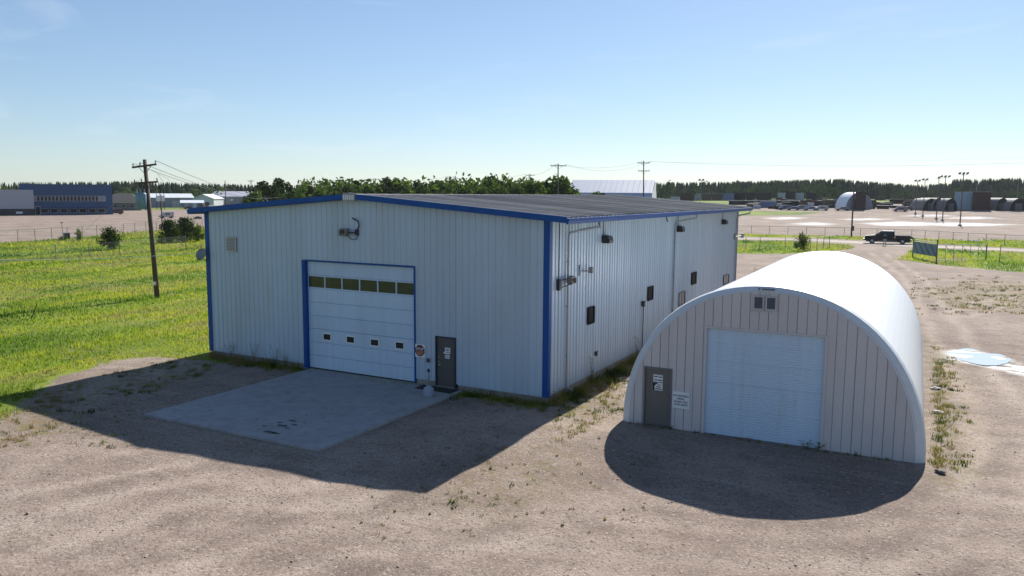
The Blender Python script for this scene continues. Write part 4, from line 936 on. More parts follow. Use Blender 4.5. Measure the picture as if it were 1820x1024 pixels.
b = MB(); p = G(55, 566); b.tube([(0, 0, -.1), (.25, .1, .5), (.5, .15, .95)], .03, 5); tag(b.build('guy_stake', MWOOD, None, False, p), 'short slanting stake in the left field', 'stake')

# ------------------------------------------------------------------ fences
MPOST = M('fence_post', (.20, .20, .20), .6, .3, .15, 2)
mnet = bpy.data.materials.new('wire_net'); mnet.use_nodes = True
nn, nl = mnet.node_tree.nodes, mnet.node_tree.links
tb = nn.new('ShaderNodeBsdfTransparent'); ms = nn.new('ShaderNodeMixShader'); ms.inputs[0].default_value = .10; nn['Principled BSDF'].inputs['Base Color'].default_value = (.3, .3, .3, 1)
nl.new(tb.outputs[0], ms.inputs[1]); nl.new(nn['Principled BSDF'].outputs[0], ms.inputs[2]); nl.new(ms.outputs[0], nn['Material Output'].inputs[0])
pm = MB().tube([(0, 0, -.2), (0, 0, 1)], .045, 6).mesh('post', MPOST)
def fence(pts, step, h, label, rail=True, net=True, strands=()):
    P = [Vector(p) for p in pts]; o = P[0].copy(); e = empty('wire_fence', o); tag(e, label, 'fence')
    for a, c in zip(P[:-1], P[1:]):
        n = max(1, round((c-a).length/step))
        for i in range(n+(1 if c is P[-1] else 0)):
            p = a.lerp(c, i/n)-o; s = link('post', pm, e, p); s.scale = (1, 1, h*random.uniform(.97, 1.05)); s.rotation_euler = (random.uniform(-.02, .02), random.uniform(-.02, .02), 0)
        if rail:
            b = MB(); b.tube([a-o+Vector((0, 0, h)), c-o+Vector((0, 0, h))], .028, 5); b.build('top_rail', MPOST, e)
        for z in strands:
            b = MB(); b.tube([a-o+Vector((0, 0, z)), c-o+Vector((0, 0, z))], .010, 4); b.build('wire_strand', MPOST, e)
        if net:
            b = MB(); u = Vector((0, 0, .03)); v = Vector((0, 0, h-.03)); b.quad(a-o+u, c-o+u, c-o+v, a-o+v); b.build('wire_mesh', mnet, e)
fence([G(-150, 452), G(0, 433.5), G(120, 425), G(220, 417), G(360, 406)], 3.6, 2.0, 'chain-link fence along the front of the far gravel lot')
fence([G(-150, 487), G(0, 470), G(100, 462), G(213, 452), G(330, 440)], 5.5, 1.7, 'faint field fence crossing the grass before the bushes', rail=False, strands=(1.6,))
fence([G(1280, 416.5), G(1335, 416.5), G(1400, 418), G(1500, 420.5), G(1620, 425), G(1720, 432), G(1820, 438), G(1990, 446)], 3.3, 1.75, 'chain-link fence along the far yard behind the truck')
fence([G(1300, 447), G(1350, 445), G(1395, 445.5), G(1440, 446)], 3.3, 1.9, 'short wire fence in the grass left of the gateway', rail=False, strands=(1.5, 1.0))
fence([G(1440, 447), G(1474, 442)], 3.2, 1.95, 'grey gate leaf standing open at the left of the gateway', strands=(.3, 1.0))
fence([G(1776, 466), G(1880, 478), G(1990, 490)], 4.5, 2.2, 'wire fence running off to the right past the gate', rail=False, strands=(2.1, 1.4))
# sliding gate with teal panel
mteal = M('teal_panel', (.13, .22, .25), .55, 0, .15, 1.2); mteald = M('teal_frame', (.06, .10, .11), .6, .1)
a_, c_, d_ = G(1622, 457), G(1664, 466), G(1752, 462)
e = empty('sliding_gate', a_); tag(e, 'metal gate with teal sheet panel and open lattice tail', 'gate')
a, c, d = Vector((0, 0, .05)), c_-a_, d_-a_
hg = 30*depth(a_)/F
for p, hh_ in ((a, hg*1.12), (c, hg*1.22), (d, hg*.9)): b = MB(); b.tube([p-Vector((0, 0, .2)), p+Vector((0, 0, hh_))], .075, 7); b.build('gate_post', mteald, e)
u = Vector((0, 0, 1)); b = MB(); n_ = Vector((c.y, -c.x, 0)).normalized()*.05
b.add([a+u*hg*.22, c+u*hg*.30, c+u*hg*.97, a+u*hg*.92, a+u*hg*.22+n_, c+u*hg*.30+n_, c+u*hg*.97+n_, a+u*hg*.92+n_], [(0,1,2,3),(7,6,5,4),(0,4,5,1),(1,5,6,2),(2,6,7,3),(3,7,4,0)]); b.build('sheet_panel', mteal, e)
for k in range(4):
    p = a.lerp(c, k/4); q_ = a.lerp(c, (k+1)/4); b = MB(); b.beam(p+u*hg*.9+n_*1.6, q_+u*hg*.28+n_*1.6, .06, .04); b.build('brace', mteald, e)
for z0, z1 in ((.97, .86), (.12, .06)): b = MB(); b.beam(c+u*hg*z0, d+u*hg*z1, .07, .07); b.build('rail', M('pale_rail', (.45, .45, .44), .5), e)
b = MB(); b.beam(a+u*hg*1.02, c+u*hg*1.06, .07, .07); b.build('rail', MATS['pale_rail'], e)
for k in range(1, 6):
    p = c.lerp(d, k/6); b = MB(); b.beam(p+u*hg*.08, p+u*hg*.92, .05, .05); b.build('upright', mteald, e)
    if k % 2: b = MB(); b.beam(c.lerp(d, k/6)+u*hg*.88, c.lerp(d, (k+.8)/6)+u*hg*.35, .035, .035); b.build('brace', mteald, e)

# ------------------------------------------------------------------ pickup truck and person
mtruck = M('black_paint', (.007, .007, .010), .35, 0, .2, 1.5, spec=.3)
tyre = M('tyre_rubber', (.02, .02, .02), .9); rim = M('rim_alloy', (.30, .30, .31), .35, .6); mtg = M('vehicle_glass', (.03, .033, .038), .1, 0, .1, 2)
def wheel(parent, p, r_=.42, w=.28):
    b = MB(); b.tube([Vector(p)-Vector((0, w/2, 0)), Vector(p)-Vector((0, w/2-.04, 0)), Vector(p)+Vector((0, w/2-.04, 0)), Vector(p)+Vector((0, w/2, 0))], [r_*.9, r_, r_, r_*.9], 18)
    o = b.build('wheel', tyre, parent, False)
    b = MB()
    for s_ in (-1, 1): b.tube([Vector(p)+Vector((0, s_*(w/2-.01), 0)), Vector(p)+Vector((0, s_*(w/2+.015), 0))], [r_*.62, r_*.55], 12)
    b.build('rim', rim, o)
pa, pb = G(1536, 432.0), G(1618, 434.5)
ctr = (pa+pb)/2; e = empty('pickup_truck', ctr, math.atan2(pb.y-pa.y, pb.x-pa.x)); tag(e, 'black crew cab pickup truck parked on the dirt road', 'pickup truck')
S = (pb-pa).length/6.3; e.scale = (S, S, S*.98)
hw = .98
b = MB(); b.prism([(-3.1, .5), (-3.12, .95), (-3.0, 1.18), (-1.75, 1.32), (-1.55, 1.34), (1.0, 1.34), (1.0, .48), (-1.45, .46), (-1.55, .8), (-1.85, .98), (-2.2, .98), (-2.5, .8), (-2.6, .46)], 'y', -hw, hw); b.build('body', mtruck, e)
b = MB(); b.add([(-1.7, -hw+.04, 1.33), (1.0, -hw+.04, 1.33), (.88, -hw+.2, 1.98), (-.75, -hw+.2, 1.98), (-1.7, hw-.04, 1.33), (1.0, hw-.04, 1.33), (.88, hw-.2, 1.98), (-.75, hw-.2, 1.98)], [(0,1,2,3),(7,6,5,4),(3,2,6,7),(0,3,7,4),(1,5,6,2)]); cab = b.build('cab', mtruck, e)
for sg in (-1, 1):
    for (x0, x1, t0, t1) in ((-1.42, -.42, -.72, -.40), (-.30, .70, -.28, .66)):
        yb = sg*(hw-.028); yt = sg*(hw-.175); b = MB(); b.quad((x0, yb-sg*.012, 1.40), (x1, yb-sg*.012, 1.40), (t1, yt, 1.90), (t0, yt, 1.90)); b.build('side_window', mtg, cab)
    b = MB(); b.box((-1.32, sg*hw, 1.36), (-1.12, sg*(hw+.2), 1.58)); b.build('mirror', mtruck, e)
    b = MB(); b.box((-3.13, sg*.55, .86), (-3.0, sg*.92, 1.08)); b.build('headlight', mwhite, e)
    b = MB(); b.box((3.1, sg*.84, .95), (3.16, sg*.97, 1.25)); b.build('tail_light', M('red_lens', (.25, .01, .01), .3), e)
b = MB(); b.quad((-1.69, -.85, 1.37), (-1.69, .85, 1.37), (-.80, .72, 1.95), (-.80, -.72, 1.95)); b.build('windscreen', mtg, cab)
b = MB(); b.prism([(1.04, .5), (1.04, 1.30), (3.12, 1.30), (3.12, .5), (2.65, .48), (2.5, .8), (2.25, .98), (1.9, .98), (1.65, .8), (1.55, .48)], 'y', -hw, hw); b.build('cargo_bed', mtruck, e)
b = MB(); b.box((1.04, -hw, 1.303), (3.12, -hw+.1, 1.36)); b.box((1.04, hw-.1, 1.303), (3.12, hw, 1.36)); b.build('bed_rail', mdark, e)
b = MB(); b.prism([(3.13, 1.28), (3.62, 1.02), (3.62, .92), (3.13, .9)], 'y', -.8, .8); b.build('tailgate', mdark, e)
b = MB(); b.box((-3.28, -.9, .48), (-3.13, .9, .74)); b.build('front_bumper', mgrey, e)
b = MB(); b.box((3.13, -.9, .48), (3.32, .9, .68)); b.build('rear_bumper', mgrey, e)
b = MB(); b.box((-1.3, -hw-.1, .42), (1.4, -hw+.05, .48)); b.build('running_board', mgrey, e)
b = MB(); b.box((-2.9, -.62, .3), (3.1, .62, .97)); b.build('chassis', mdark, e)
for x_ in (-2.05, 2.08):
    for sg in (-1, 1): wheel(e, (x_, sg*.86, .42))
# person standing by the truck: skinned skeleton
J = {'pel': (0,0,.95,.15), 'spi': (0,0,1.15,.145), 'che': (0,0,1.36,.165), 'nec': (0,-.01,1.52,.06), 'hea': (0,-.03,1.64,.10), 'top': (0,-.02,1.74,.085)}
for s_, k in ((-1, 'l'), (1, 'r')):
    J.update({'hip'+k: (s_*.10,0,.90,.105), 'kne'+k: (s_*.13,-.02,.50,.072), 'ank'+k: (s_*.16,.02,.09,.05), 'toe'+k: (s_*.18,-.16,.04,.042), 'sho'+k: (s_*.19,0,1.42,.07), 'elb'+k: (s_*.28,.02,1.14,.048), 'wri'+k: (s_*.24,-.12,.92,.036), 'han'+k: (s_*.22,-.17,.84,.04)})
names = list(J); ed = [('pel','spi'),('spi','che'),('che','nec'),('nec','hea'),('hea','top')]
for k in 'lr': ed += [('pel','hip'+k),('hip'+k,'kne'+k),('kne'+k,'ank'+k),('ank'+k,'toe'+k),('che','sho'+k),('sho'+k,'elb'+k),('elb'+k,'wri'+k),('wri'+k,'han'+k)]
me = bpy.data.meshes.new('person'); me.from_pydata([J[n][:3] for n in names], [(names.index(a), names.index(b_)) for a, b_ in ed], [])
po = bpy.data.objects.new('person', me); col.objects.link(po)
md = po.modifiers.new('skin', 'SKIN'); po.modifiers.new('sub', 'SUBSURF').levels = 1
for i, n in enumerate(names):
    r_ = J[n][3]; me.skin_vertices[0].data[i].radius = (r_, r_)
me.skin_vertices[0].data[0].use_root = True
dg = bpy.context.evaluated_depsgraph_get(); pme = bpy.data.meshes.new_from_object(po.evaluated_get(dg)); bpy.data.objects.remove(po)
mats_ = [M('jeans_grey', (.30, .31, .33), .8), M('dark_shirt', (.02, .02, .028), .8), M('skin_tone', (.45, .27, .19), .6), M('shoe_white', (.6, .6, .58), .6), M('hair_dark', (.03, .02, .015), .8)]
pme.materials.clear(); [pme.materials.append(m) for m in mats_]
for p in pme.polygons:
    z = p.center.z; ar = abs(p.center.x) > .2 and z > .8
    p.material_index = 3 if z < .09 else (2 if ar and z < .98 else (1 if (ar and z >= .98) else (0 if z < 1.0 else (1 if z < 1.5 else (4 if (z > 1.69 or (p.center.y > .02 and z > 1.58)) else 2)))))
    p.use_smooth = True
pg = G(1572, 437.4); o = link('person', pme, None, pg, face_cam(pg)); o.scale = (S*.98,)*3; tag(o, 'person in dark top and grey jeans standing beside the black pickup', 'person')

# ------------------------------------------------------------------ far buildings
def frame_at(name, px0, px1, py, label, cat, turn=0., dep=None, group=None):
    """Empty at the ground below the middle of the front, local +X to the right in view, -Y towards the viewer; returns it with metres per pixel and width"""
    g = G((px0+px1)/2, py) if dep is None else ground_at((px0+px1)/2, dep)
    e = empty(name, g, face_cam(g)+turn); tag(e, label, cat, group); k = depth(g)/F; return e, k, (px1-px0)*k/max(.3, math.cos(turn))
def gable_box(e, w, d, h, rh, wm, rm, ridge='x', over=.4):
    b = MB(); b.box((-w/2, 0, -.5), (w/2, d, h)); b.build('wall', wm, e)
    b = MB()
    if ridge == 'x':
        b.prism([(-over, h-.02), (d/2, h+rh), (d+over, h-.02), (d+over, h+.16), (d/2, h+rh+.2), (-over, h+.16)], 'x', -w/2-over, w/2+over)
        g = MB(); g.prism([(.02, h), (d/2, h+rh), (d-.02, h)], 'x', -w/2+.01, w/2-.01)
    else:
        b.prism([(-w/2-over, h-.02), (0, h+rh), (w/2+over, h-.02), (w/2+over, h+.16), (0, h+rh+.2), (-w/2-over, h+.16)], 'y', -over, d+over)
        g = MB(); g.prism([(-w/2+.02, h), (0, h+rh), (w/2-.02, h)], 'y', .01, d-.01)
    b.build('roof', rm, e); g.build('gable', wm, e)
def openings(e, rects, name, fm, pm_, y=-.06):
    for x0, x1, z0, z1 in rects:
        b = MB(); t = min(.12, (x1-x0)*.12); b.box((x0, y, z0), (x0+t, y+.1, z1)); b.box((x1-t, y, z0), (x1, y+.1, z1)); b.box((x0+t, y, z0), (x1-t, y+.1, z0+t)); b.box((x0+t, y, z1-t), (x1-t, y+.1, z1)); f = b.build(name, fm, e)
        b = MB(); b.box((x0+t, y+.03, z0+t), (x1-t, y+.055, z1-t)); b.build('pane', pm_, f)
mnavy = M('navy_cladding', (.014, .062, .165), .5, 0, .1, .3); mgw = M('grey_white_cladding', (.36, .37, .43), .5, 0, .05, .2); mfrm = M('window_white', (.45, .43, .42), .5)
mdkw = M('dark_plinth', (.04, .042, .046), .7); mrf = M('pale_roof', (.62, .65, .70), .5, 0, .06, .4); mlav = M('lavender_steel', (.21, .225, .30), .5, 0, .08, .4); mshg = M('shingle_dark', (.05, .05, .05), .9, 0, .2, .8); mgsh = M('grey_shed_steel', (.22, .22, .25), .55, 0, .08, .4)
# blue office
e, k, w = frame_at('office_building', 50, 193, 382, 'dark blue two-storey office with a strip of windows', 'building', .05)
h = 52*k; d = 22
b = MB(); b.box((-w/2, 0, -.5), (w/2, d, h)); b.build('wall', mnavy, e)
b = MB(); b.box((-w/2-.15, -.15, h), (w/2+.15, d, h+.35)); b.build('parapet', mnavy, e)
n = 21; x0 = -w/2+13*k; x1 = w/2-11*k; ww = (x1-x0)/n
for side, m_ in ((x0-.02, mfrm), (x1+.02, mfrm)):
    pass
openings(e, [(x0+i*ww+.06, x0+(i+1)*ww-.06, 24*k, 33.5*k) for i in range(n) if 1 < i < n-2], 'window', mfrm, M('office_glass', (.012, .012, .016), .4, 0, .1, 2, spec=.15))
openings(e, [(x0+a*ww, x0+c*ww, 24*k, 33.5*k) for a, c in ((0, 2), (n-2, n))], 'window', mfrm, M('blind_glass', (.22, .25, .3), .3))
openings(e, [(x0+i*(x1-x0)/8+.3, x0+(i+1)*(x1-x0)/8-.3, 3.2*k, 11*k) for i in range(8)], 'ground_floor_window', mfrm, MATS['office_glass'])
b = MB(); b.box((x0+1.6, -.25, .05), (x0+3.2, -.08, 2.9)); f = b.build('entrance_door', mfrm, e); b = MB(); b.box((x0+1.8, -.28, .2), (x0+3.0, -.26, 2.7)); b.build('pane', MATS['office_glass'], f)
b = MB(); b.box((x0-.5, -1.2, 11.3*k), (x1+.5, 0, 12.3*k)); b.build('canopy', mnavy, e)
# warehouse block beside it
e, k, w = frame_at('warehouse_block', -165, 46, 384, 'pale grey flat-roofed block left of the blue office', 'building', .05)
h = 47*k
b = MB(); b.box((-w/2, .6, 12*k), (w/2-.1, 26, h)); b.build('wall', mgw, e); b = MB(); b.box((-w/2+.05, .9, -.5), (w/2-.15, 25.8, 12*k-.01)); b.build('plinth', mdkw, e)
b = MB(); b.box((w/2-3.2, 4, h), (w/2-1.6, 6, h+1)); b.build('roof_unit', mwhite, e)
b = MB(); b.box((w/2-5.2, .7, 3*k), (w/2-3.4, .88, 7*k)); b.build('door_sign', mpaper, e)
openings(e, [(w/2-30+i*4.5, w/2-27.5+i*4.5, 2.5*k, 8*k) for i in range(5)], 'dock_door', mdkw, M('dock_grey', (.07, .07, .075), .6), .84)
# hipped house
e, k, w = frame_at('hip_roof_house', 186, 248, 374, 'low house with dark hipped roof right of the blue office', 'house', -.25)
h = 13*k; d = 14
b = MB(); b.box((-w/2, 0, -.5), (w/2, d, h)); b.build('wall', M('house_wall', (.16, .145, .15), .7), e)
rh = 17*k; o_ = .9
b = MB(); b.add([(-w/2-o_, -o_, h), (w/2+o_, -o_, h), (w/2+o_, d+o_, h), (-w/2-o_, d+o_, h), (-w/2+w*.22, d/2, h+rh), (w/2-w*.36, d/2, h+rh)], [(0,1,5,4),(1,2,5),(2,3,4,5),(3,0,4),(3,2,1,0)]); b.build('roof', mshg, e)
openings(e, [(-w/2+1+i*3.2, -w/2+2.6+i*3.2, h*.35, h*.8) for i in range(4)], 'window', mfrm, mglass)
# sheds
e, k, w = frame_at('steel_shed', 268, 342, 369, 'long low shed with white roof, lavender walls', 'shed', .2); gable_box(e, w, 12, 17*k, 7*k, mlav, mrf); b = MB(); b.box((w*.02, -.1, .1), (w*.20, -.02, 12*k)); b.build('shed_door', mgw, e); b = MB(); b.box((w*.28, -.1, .1), (w*.38, -.02, 9*k)); b.build('shed_door', mgw, e)
e, k, w = frame_at('steel_shed', 344, 379, 370, 'small white gable-fronted shed beside the carport', 'shed', -.35); gable_box(e, w, 14, 16*k, 8*k, M('white_shed', (.55, .58, .62), .5), mrf, 'y'); openings(e, [(-w*.3, -w*.02, .2, 9*k), (w*.08, w*.3, 3*k, 11*k)], 'window', mfrm, mglass)
e, k, w = frame_at('carport', 322, 362, 371.5, 'open carport with a white flat roof', 'carport'); h = 10*k
b = MB(); b.prism([(0, h), (6, h+1.2), (6, h+1.4), (0, h+.25)], 'x', -w/2, w/2); b.build('roof', mrf, e)
for x_ in (-w/2+.3, 0, w/2-.3):
    for y_ in (.4, 5.6): b = MB(); b.box((x_-.1, y_-.1, -.2), (x_+.1, y_+.1, h+(.02 if y_ < 1 else 1.0))); b.build('post', mgrey, e)
e, k, w = frame_at('steel_shed', 376, 456, 369, 'large dark grey shed with pale roof behind parked vehicles', 'shed', -.3); gable_box(e, w, 20, 19*k, 9*k, mgsh, M('lavender_roof', (.42, .42, .48), .5)); b = MB(); b.box((-w*.06, -.08, 12*k), (-w*.02, -.02, 15*k)); b.build('vent', mwhite, e); b = MB(); b.box((w*.15, -.1, 0), (w*.32, -.02, 11*k)); b.build('shed_door', MATS['dock_grey'], e)
# billboard
e, k, w = frame_at('roadside_sign', 279, 293, 373, 'pale sign board on three dark posts beyond the pole', 'sign'); b = MB(); b.box((-w/2, -.1, 15*k), (w/2, .1, 25*k)); b.build('board', mpaper, e)
for x_ in (-.45, -.05, .42): b = MB(); b.box((x_*w-.12, .11, -.3), (x_*w+.12, .3, 30*k)); b.build('post', mdark, e)
# white fabric building
e, k, w = frame_at('fabric_building', 1004, 1156, 360, 'huge pale fabric-covered building behind the warehouse', 'building', -.12, 270)
h = (AT(1080, 320, 285).z-e.location.z)-8*k; mfab = M('fabric_white', (.40, .43, .52), .6, 0, .06, .15, .3, .3); d = 30
b = MB(); b.prism([(0, 0), (0, h*.45), (d*.12, h*.74), (d*.5, h+8*k), (d*.88, h*.74), (d, h*.45), (d, 0)], 'x', -w/2, w/2); b.build('fabric_cover', mfab, e)
for i in range(15): x_ = -w/2+w*(i+.5)/15; b = MB(); b.tube([(x_, -.03, 0), (x_, -.03, h*.45), (x_, d*.12-.05, h*.74), (x_, d*.5, h+8*k+.04)], .07, 4); b.build('frame_rib', mfab, e)
b = MB(); b.prism([(-.15, 0), (-.15, 3.2), (-.05, 3.2), (-.05, 0)], 'x', -w/2, w*.46); b.build('base_panel', M('base_slate', (.20, .23, .30), .6), e)
b = MB(); b.add([(w/2+.02, 0, 0), (w/2+.5, d*.5, 0), (w/2+.5, d*.5, h+7*k), (w/2+.02, d*.12, h*.74), (w/2+.02, 0, h*.45)], [(0, 1, 2, 3, 4)]); b.build('end_panel', mwhite, e)

# ------------------------------------------------------------------ storage yard
mcon = {'brown': M('cont_brown', (.06, .028, .024), .8, spec=.1), 'black': M('cont_black', (.010, .010, .012), .8, spec=.1), 'blue': M('cont_blue', (.10, .14, .30), .5), 'pale': M('cont_pale', (.33, .36, .42), .5), 'tan': M('cont_tan', (.09, .068, .05), .8, spec=.1), 'teal': M('cont_teal', (.20, .30, .38), .5)}
def container(px0, px1, pyt, pyb, c, label, dep=None, white_top=False, lift=0, d=2.6, cat='container'):
    e, k, w = frame_at('storage_container', px0, px1, pyb, label, cat, 0, dep); z0 = 0
    if dep is not None: z0 = AT((px0+px1)/2, pyb, dep).z-e.location.z
    h = (pyb-pyt)*k; b = MB(); n = max(3, int(w/.6)); m_ = mcon[c]
    if z0 > .3:
        e.location.z += z0; z0 = 0
    b.box((-w/2+.06, .06, .1), (w/2-.06, d-.06, h-.08)); b.build('shell', m_, e)
    for x_ in (-w/2, w/2-.12):
        for y_ in (0, d-.12): b = MB(); b.box((x_, y_, -.3), (x_+.12, y_+.12, h)); b.build('corner_post', m_, e)
    b = MB(); b.box((-w/2+.12, .01, h-.16), (w/2-.12, .09, h-.01)); b.build('rail', m_, e); b = MB(); b.box((-w/2+.12, .01, .02), (w/2-.12, .09, .14)); b.build('rail', m_, e)
    b = MB(); b.box((-w/2-.02, -.02, h), (w/2+.02, d+.02, h+.06)); b.build('lid', M('pale_lid', (.55, .55, .54), .6) if white_top else m_, e)
    b = MB()
    for i in range(n): x_ = -w/2+.15+(w-.3)*(i+.5)/n; b.box((x_-.06, .03, .15), (x_+.06, .062, h-.17))
    b.build('corrugation', m_, e); return e
DD = 330
for i, (a, c_, t, bt, cl, lb) in enumerate([(1192,1208,350,356,'pale','low pale container at the left end of the upper row'),(1209,1233,344,355,'brown','brown container left of the pale blue one in the upper row'),(1234,1246,344,355,'pale','pale blue container in the upper row'),(1247,1264,344,355,'tan','tan crate stack right of the pale blue container'),(1265,1284,344,355,'tan','second tan crate stack, next to the blue container'),(1285,1304,344,355,'blue','blue and grey container in the upper row'),(1305,1324,343,355,'black','black tank block right of the blue container'),(1326,1342,343,355,'black','second black tank block in the upper row'),(1344,1370,343.5,355,'black','widest black block in the upper row'),(1382,1395,343,355,'pale','grey block with pale base in the upper row'),(1397,1412,342,355,'black','tall black block in the middle of the yard'),(1414,1428,343,355,'pale','grey block right of the tall black one'),(1433,1450,342.5,355,'black','rightmost black block of the upper row')]):
    container(a, c_, t, bt+1.5, cl, lb, None, cl == 'tan')
for (a, c_, t, bt, cl, lb) in [(1296,1340,357,364,'black','long dark trailer with white top behind the roof corner'),(1352,1379,357.5,369,'blue','blue container with pale top at the yard edge'),(1383,1419,357,366,'black','dark trailer with white top right of the blue container'),(1423,1454,356.5,366,'brown','brown trailer with pale top in the lower row'),(1462,1496,355.5,369,'tan','dark tan trailer beside the white arched shed'),(1500,1519,354,370,'pale','pale container left of the tall brown block'),(1520,1537,342,373,'brown','tall brown steel block before the white arched shed'),(1556,1573,347.5,356,'blue','small blue container in the distance'),(1600,1624,352,358,'brown','rusty flat load right of the small blue container')]:
    container(a, c_, t, bt, cl, lb, None, cl in ('black', 'blue', 'tan'))
for i in range(95):
    a = random.uniform(1325, 1640); bt = random.uniform(360, 372); w_ = random.uniform(8, 24)
    cq = random.choice(('black', 'black', 'brown', 'tan', 'pale', 'black')); lid = random.random() < .25
    container(a, a+w_, bt-random.uniform(4, 9), bt, cq, 'low %s stack%s amid the far yard clutter' % (cq, ' with a pale top' if lid else ''), None, lid, cat='stack')['group'] = 'far yard clutter'
container(1697, 1728, 341.5, 373, 'teal', 'tall pale blue steel block with a dark blue band', None, True); container(1729, 1757, 341.5, 374, 'brown', 'tall brown steel block right of the pale blue one', None, True)
e, k, w = frame_at('band_sign', 1711, 1728, 373, 'dark blue band panel on the pale blue steel block', 'panel'); b = MB(); b.box((-w/2, -.12, 24*k), (w/2, -.05, 28*k)); b.build('panel', mnavy, e); b = MB(); b.box((-w*.05, -.14, 25*k), (w*.1, -.125, 27*k)); b.build('print', mpaper, e)
# white arched shed and half-round tanks
def arched(name, px0, px1, pyt, pyb, length, shell, endm, label, cat, turn, dep=None):
    e, k, w = frame_at(name, px0, px1, pyb, label, cat, turn, dep); w *= math.cos(turn); h = (pyb-pyt)*k
    pts = [(w/2*math.cos(math.pi*i/16), h*math.sin(math.pi*i/16)) for i in range(17)]
    b = MB(); b.add([(x_, 0, z_) for x_, z_ in pts]+[(x_, length, z_) for x_, z_ in pts], [(i, i+1, 18+i, 17+i) for i in range(16)]); b.build('shell', shell, e)
    b = MB(); b.add([(x_, .05, z_) for x_, z_ in pts], [tuple(range(17))]); b.add([(x_, length-.05, z_) for x_, z_ in pts], [tuple(range(17))]); b.build('end_wall', endm, e)
    b = MB(); b.box((-w*.2, -.02, 0), (w*.2, .04, h*.6)); b.build('end_door', MATS['dock_grey'], e)
arched('arched_shed', 1502, 1552, 342, 372, 9, M('arch_white', (.72, .74, .78), .4), mlav, 'distant white arched shed behind brown steel block', 'shed', .5, None)
for a, c_, t, bt, lb, tn in ((1640,1668,353,374,'dark half-round tank at the left of the tank group',.6),(1656,1680,352,374,'half-round tank with a pale ribbed top',.75),(1676,1704,353,375,'half-round tank nearest the pale blue steel block',.75),(1758,1779,352,373,'half-round tank just right of the tall brown block',.6),(1768,1795,352,374,'half-round tank with sunlit roof',.7),(1794,1826,353,375,'dark half-round tank at the right picture edge',.6)):
    arched('half_round_tank', a, c_, t, bt, 9, M('tank_top', (.17, .165, .165), .7), mcon['black'], lb, 'tank', tn)
# flood masts
def mast(px, ty, by, nl_, label):
    g = G(px, by); k = depth(g)/F; e = empty('flood_mast', g, face_cam(g)); tag(e, label, 'light mast'); h = (by-ty)*k
    b = MB(); b.tube([(0, 0, -.3), (0, 0, h)], [.16, .10], 8); b.build('pole', MWOOD if px > 1600 else MPOST, e)
    b = MB(); b.lathe([(.5, 0), (.5, .35), (.35, .5)], n=10); b.build('footing', mconc, e)
    sp_ = 7.5*k; b = MB(); b.beam((-sp_*.7, 0, h-.3), (sp_*.7, 0, h-.3), .1, .1); b.build('crossbar', mdark, e)
    for i in range(nl_):
        x_ = (i-(nl_-1)/2)*sp_*.8 if nl_ > 1 else 0; b = MB(); b.add([(x_-1.9*k, -.4, h-.25), (x_+1.9*k, -.4, h-.05), (x_+2.2*k, .5, h+.35), (x_-2.2*k, .5, h+.15), (x_-1.4*k, -.3, h+.35), (x_+1.4*k, -.3, h+.5), (x_+1.4*k, .4, h+.75), (x_-1.4*k, .4, h+.6)], [(3,2,1,0),(4,5,6,7),(0,1,5,4),(1,2,6,5),(2,3,7,6),(3,0,4,7)]); b.build('lamp_head', mdark, e)
for px, ty, by, nl_, lb in ((1706,310,402,3,'tallest flood mast, nearest in the storage yard'),(1675,315,393,3,'flood mast second from the right in the yard'),(1664,317,390,1,'single-headed flood mast in the yard'),(1640,320,385,2,'flood mast before the half-round tanks'),(1627,322,381,2,'leftmost of the yard flood masts'),(1245,321,366,2,'flood mast rising behind the far containers')): mast(px, ty, by, nl_, lb)
for px, ty, by, lb, r_ in ((1513,342,421,'plain wooden post at the yard fence left of the truck',.16),(1806,322,374,'thin grey pole near the right picture edge',.1),(1733,322,372,'thin pale pole behind the tall brown block',.1)):
    g = G(px, by); k = depth(g)/F; b = MB(); b.tube([(0, 0, -.3), (0, 0, (by-ty)*k)], [r_, r_*.75], 8); e = empty('wooden_post', g); tag(e, lb, 'post'); b.build('pole', MWOOD if r_ > .12 else MPOST, e)
    if r_ > .12: b = MB(); b.box((.1, -.3, 1.2), (.45, -.1, 2.2)); b.build('meter_box', mdark, e)
# ------------------------------------------------------------------ distant vehicles and yard clutter
def car(px, py, colr, label, rz=0, long=4.4, kind='car', dep=None):
    g = G(px, py) if dep is None else ground_at(px, dep); e = empty('parked_'+kind, g, face_cam(g)+rz); tag(e, label, kind, 'distant parked vehicles'); m_ = M('paint_'+'_'.join('%02d' % int(v*99) for v in colr), colr, .3, 0, .1, 1)
    L = long/2; hw = .85
    b = MB(); b.prism([(-L, .35), (-L, .75), (-L*.92, .9), (-L*.4, 1.0), (L*.9, 1.0), (L, .85), (L, .35)], 'y', -hw, hw); b.build('body', m_, e)
    b = MB()
    if kind == 'van': b.prism([(-L*.75, 1.0), (-L*.45, 1.75), (-L*.3, 1.9), (L*.95, 1.9), (L*.97, 1.0)], 'y', -hw+.05, hw-.05)
    else: b.prism([(-L*.45, 1.0), (-L*.15, 1.5), (L*.4, 1.5), (L*.75, 1.0)], 'y', -hw+.08, hw-.08)
    b.build('cabin', m_, e)
    for sg in (-1, 1):
        b = MB(); yy = sg*(hw-.03 if kind == 'van' else hw-.06)
        b.box((-L*.25, yy-.01, 1.06), (L*.4, yy+.01, 1.42)); b.build('window', mtg, e)
        for x_ in (-L*.62, L*.62):
            b = MB(); b.tube([(x_, sg*(hw-.2), .33), (x_, sg*(hw+.02), .33)], .33, 10); b.build('wheel', tyre, e)
car(206, 381, (.10, .04, .05), 'dark red vehicle at the corner of the blue office', .3, 4.6, 'van')
car(296, 388, (.50, .47, .46), 'pale utility vehicle alone on the gravel lot', .3, 4.0, 'van')
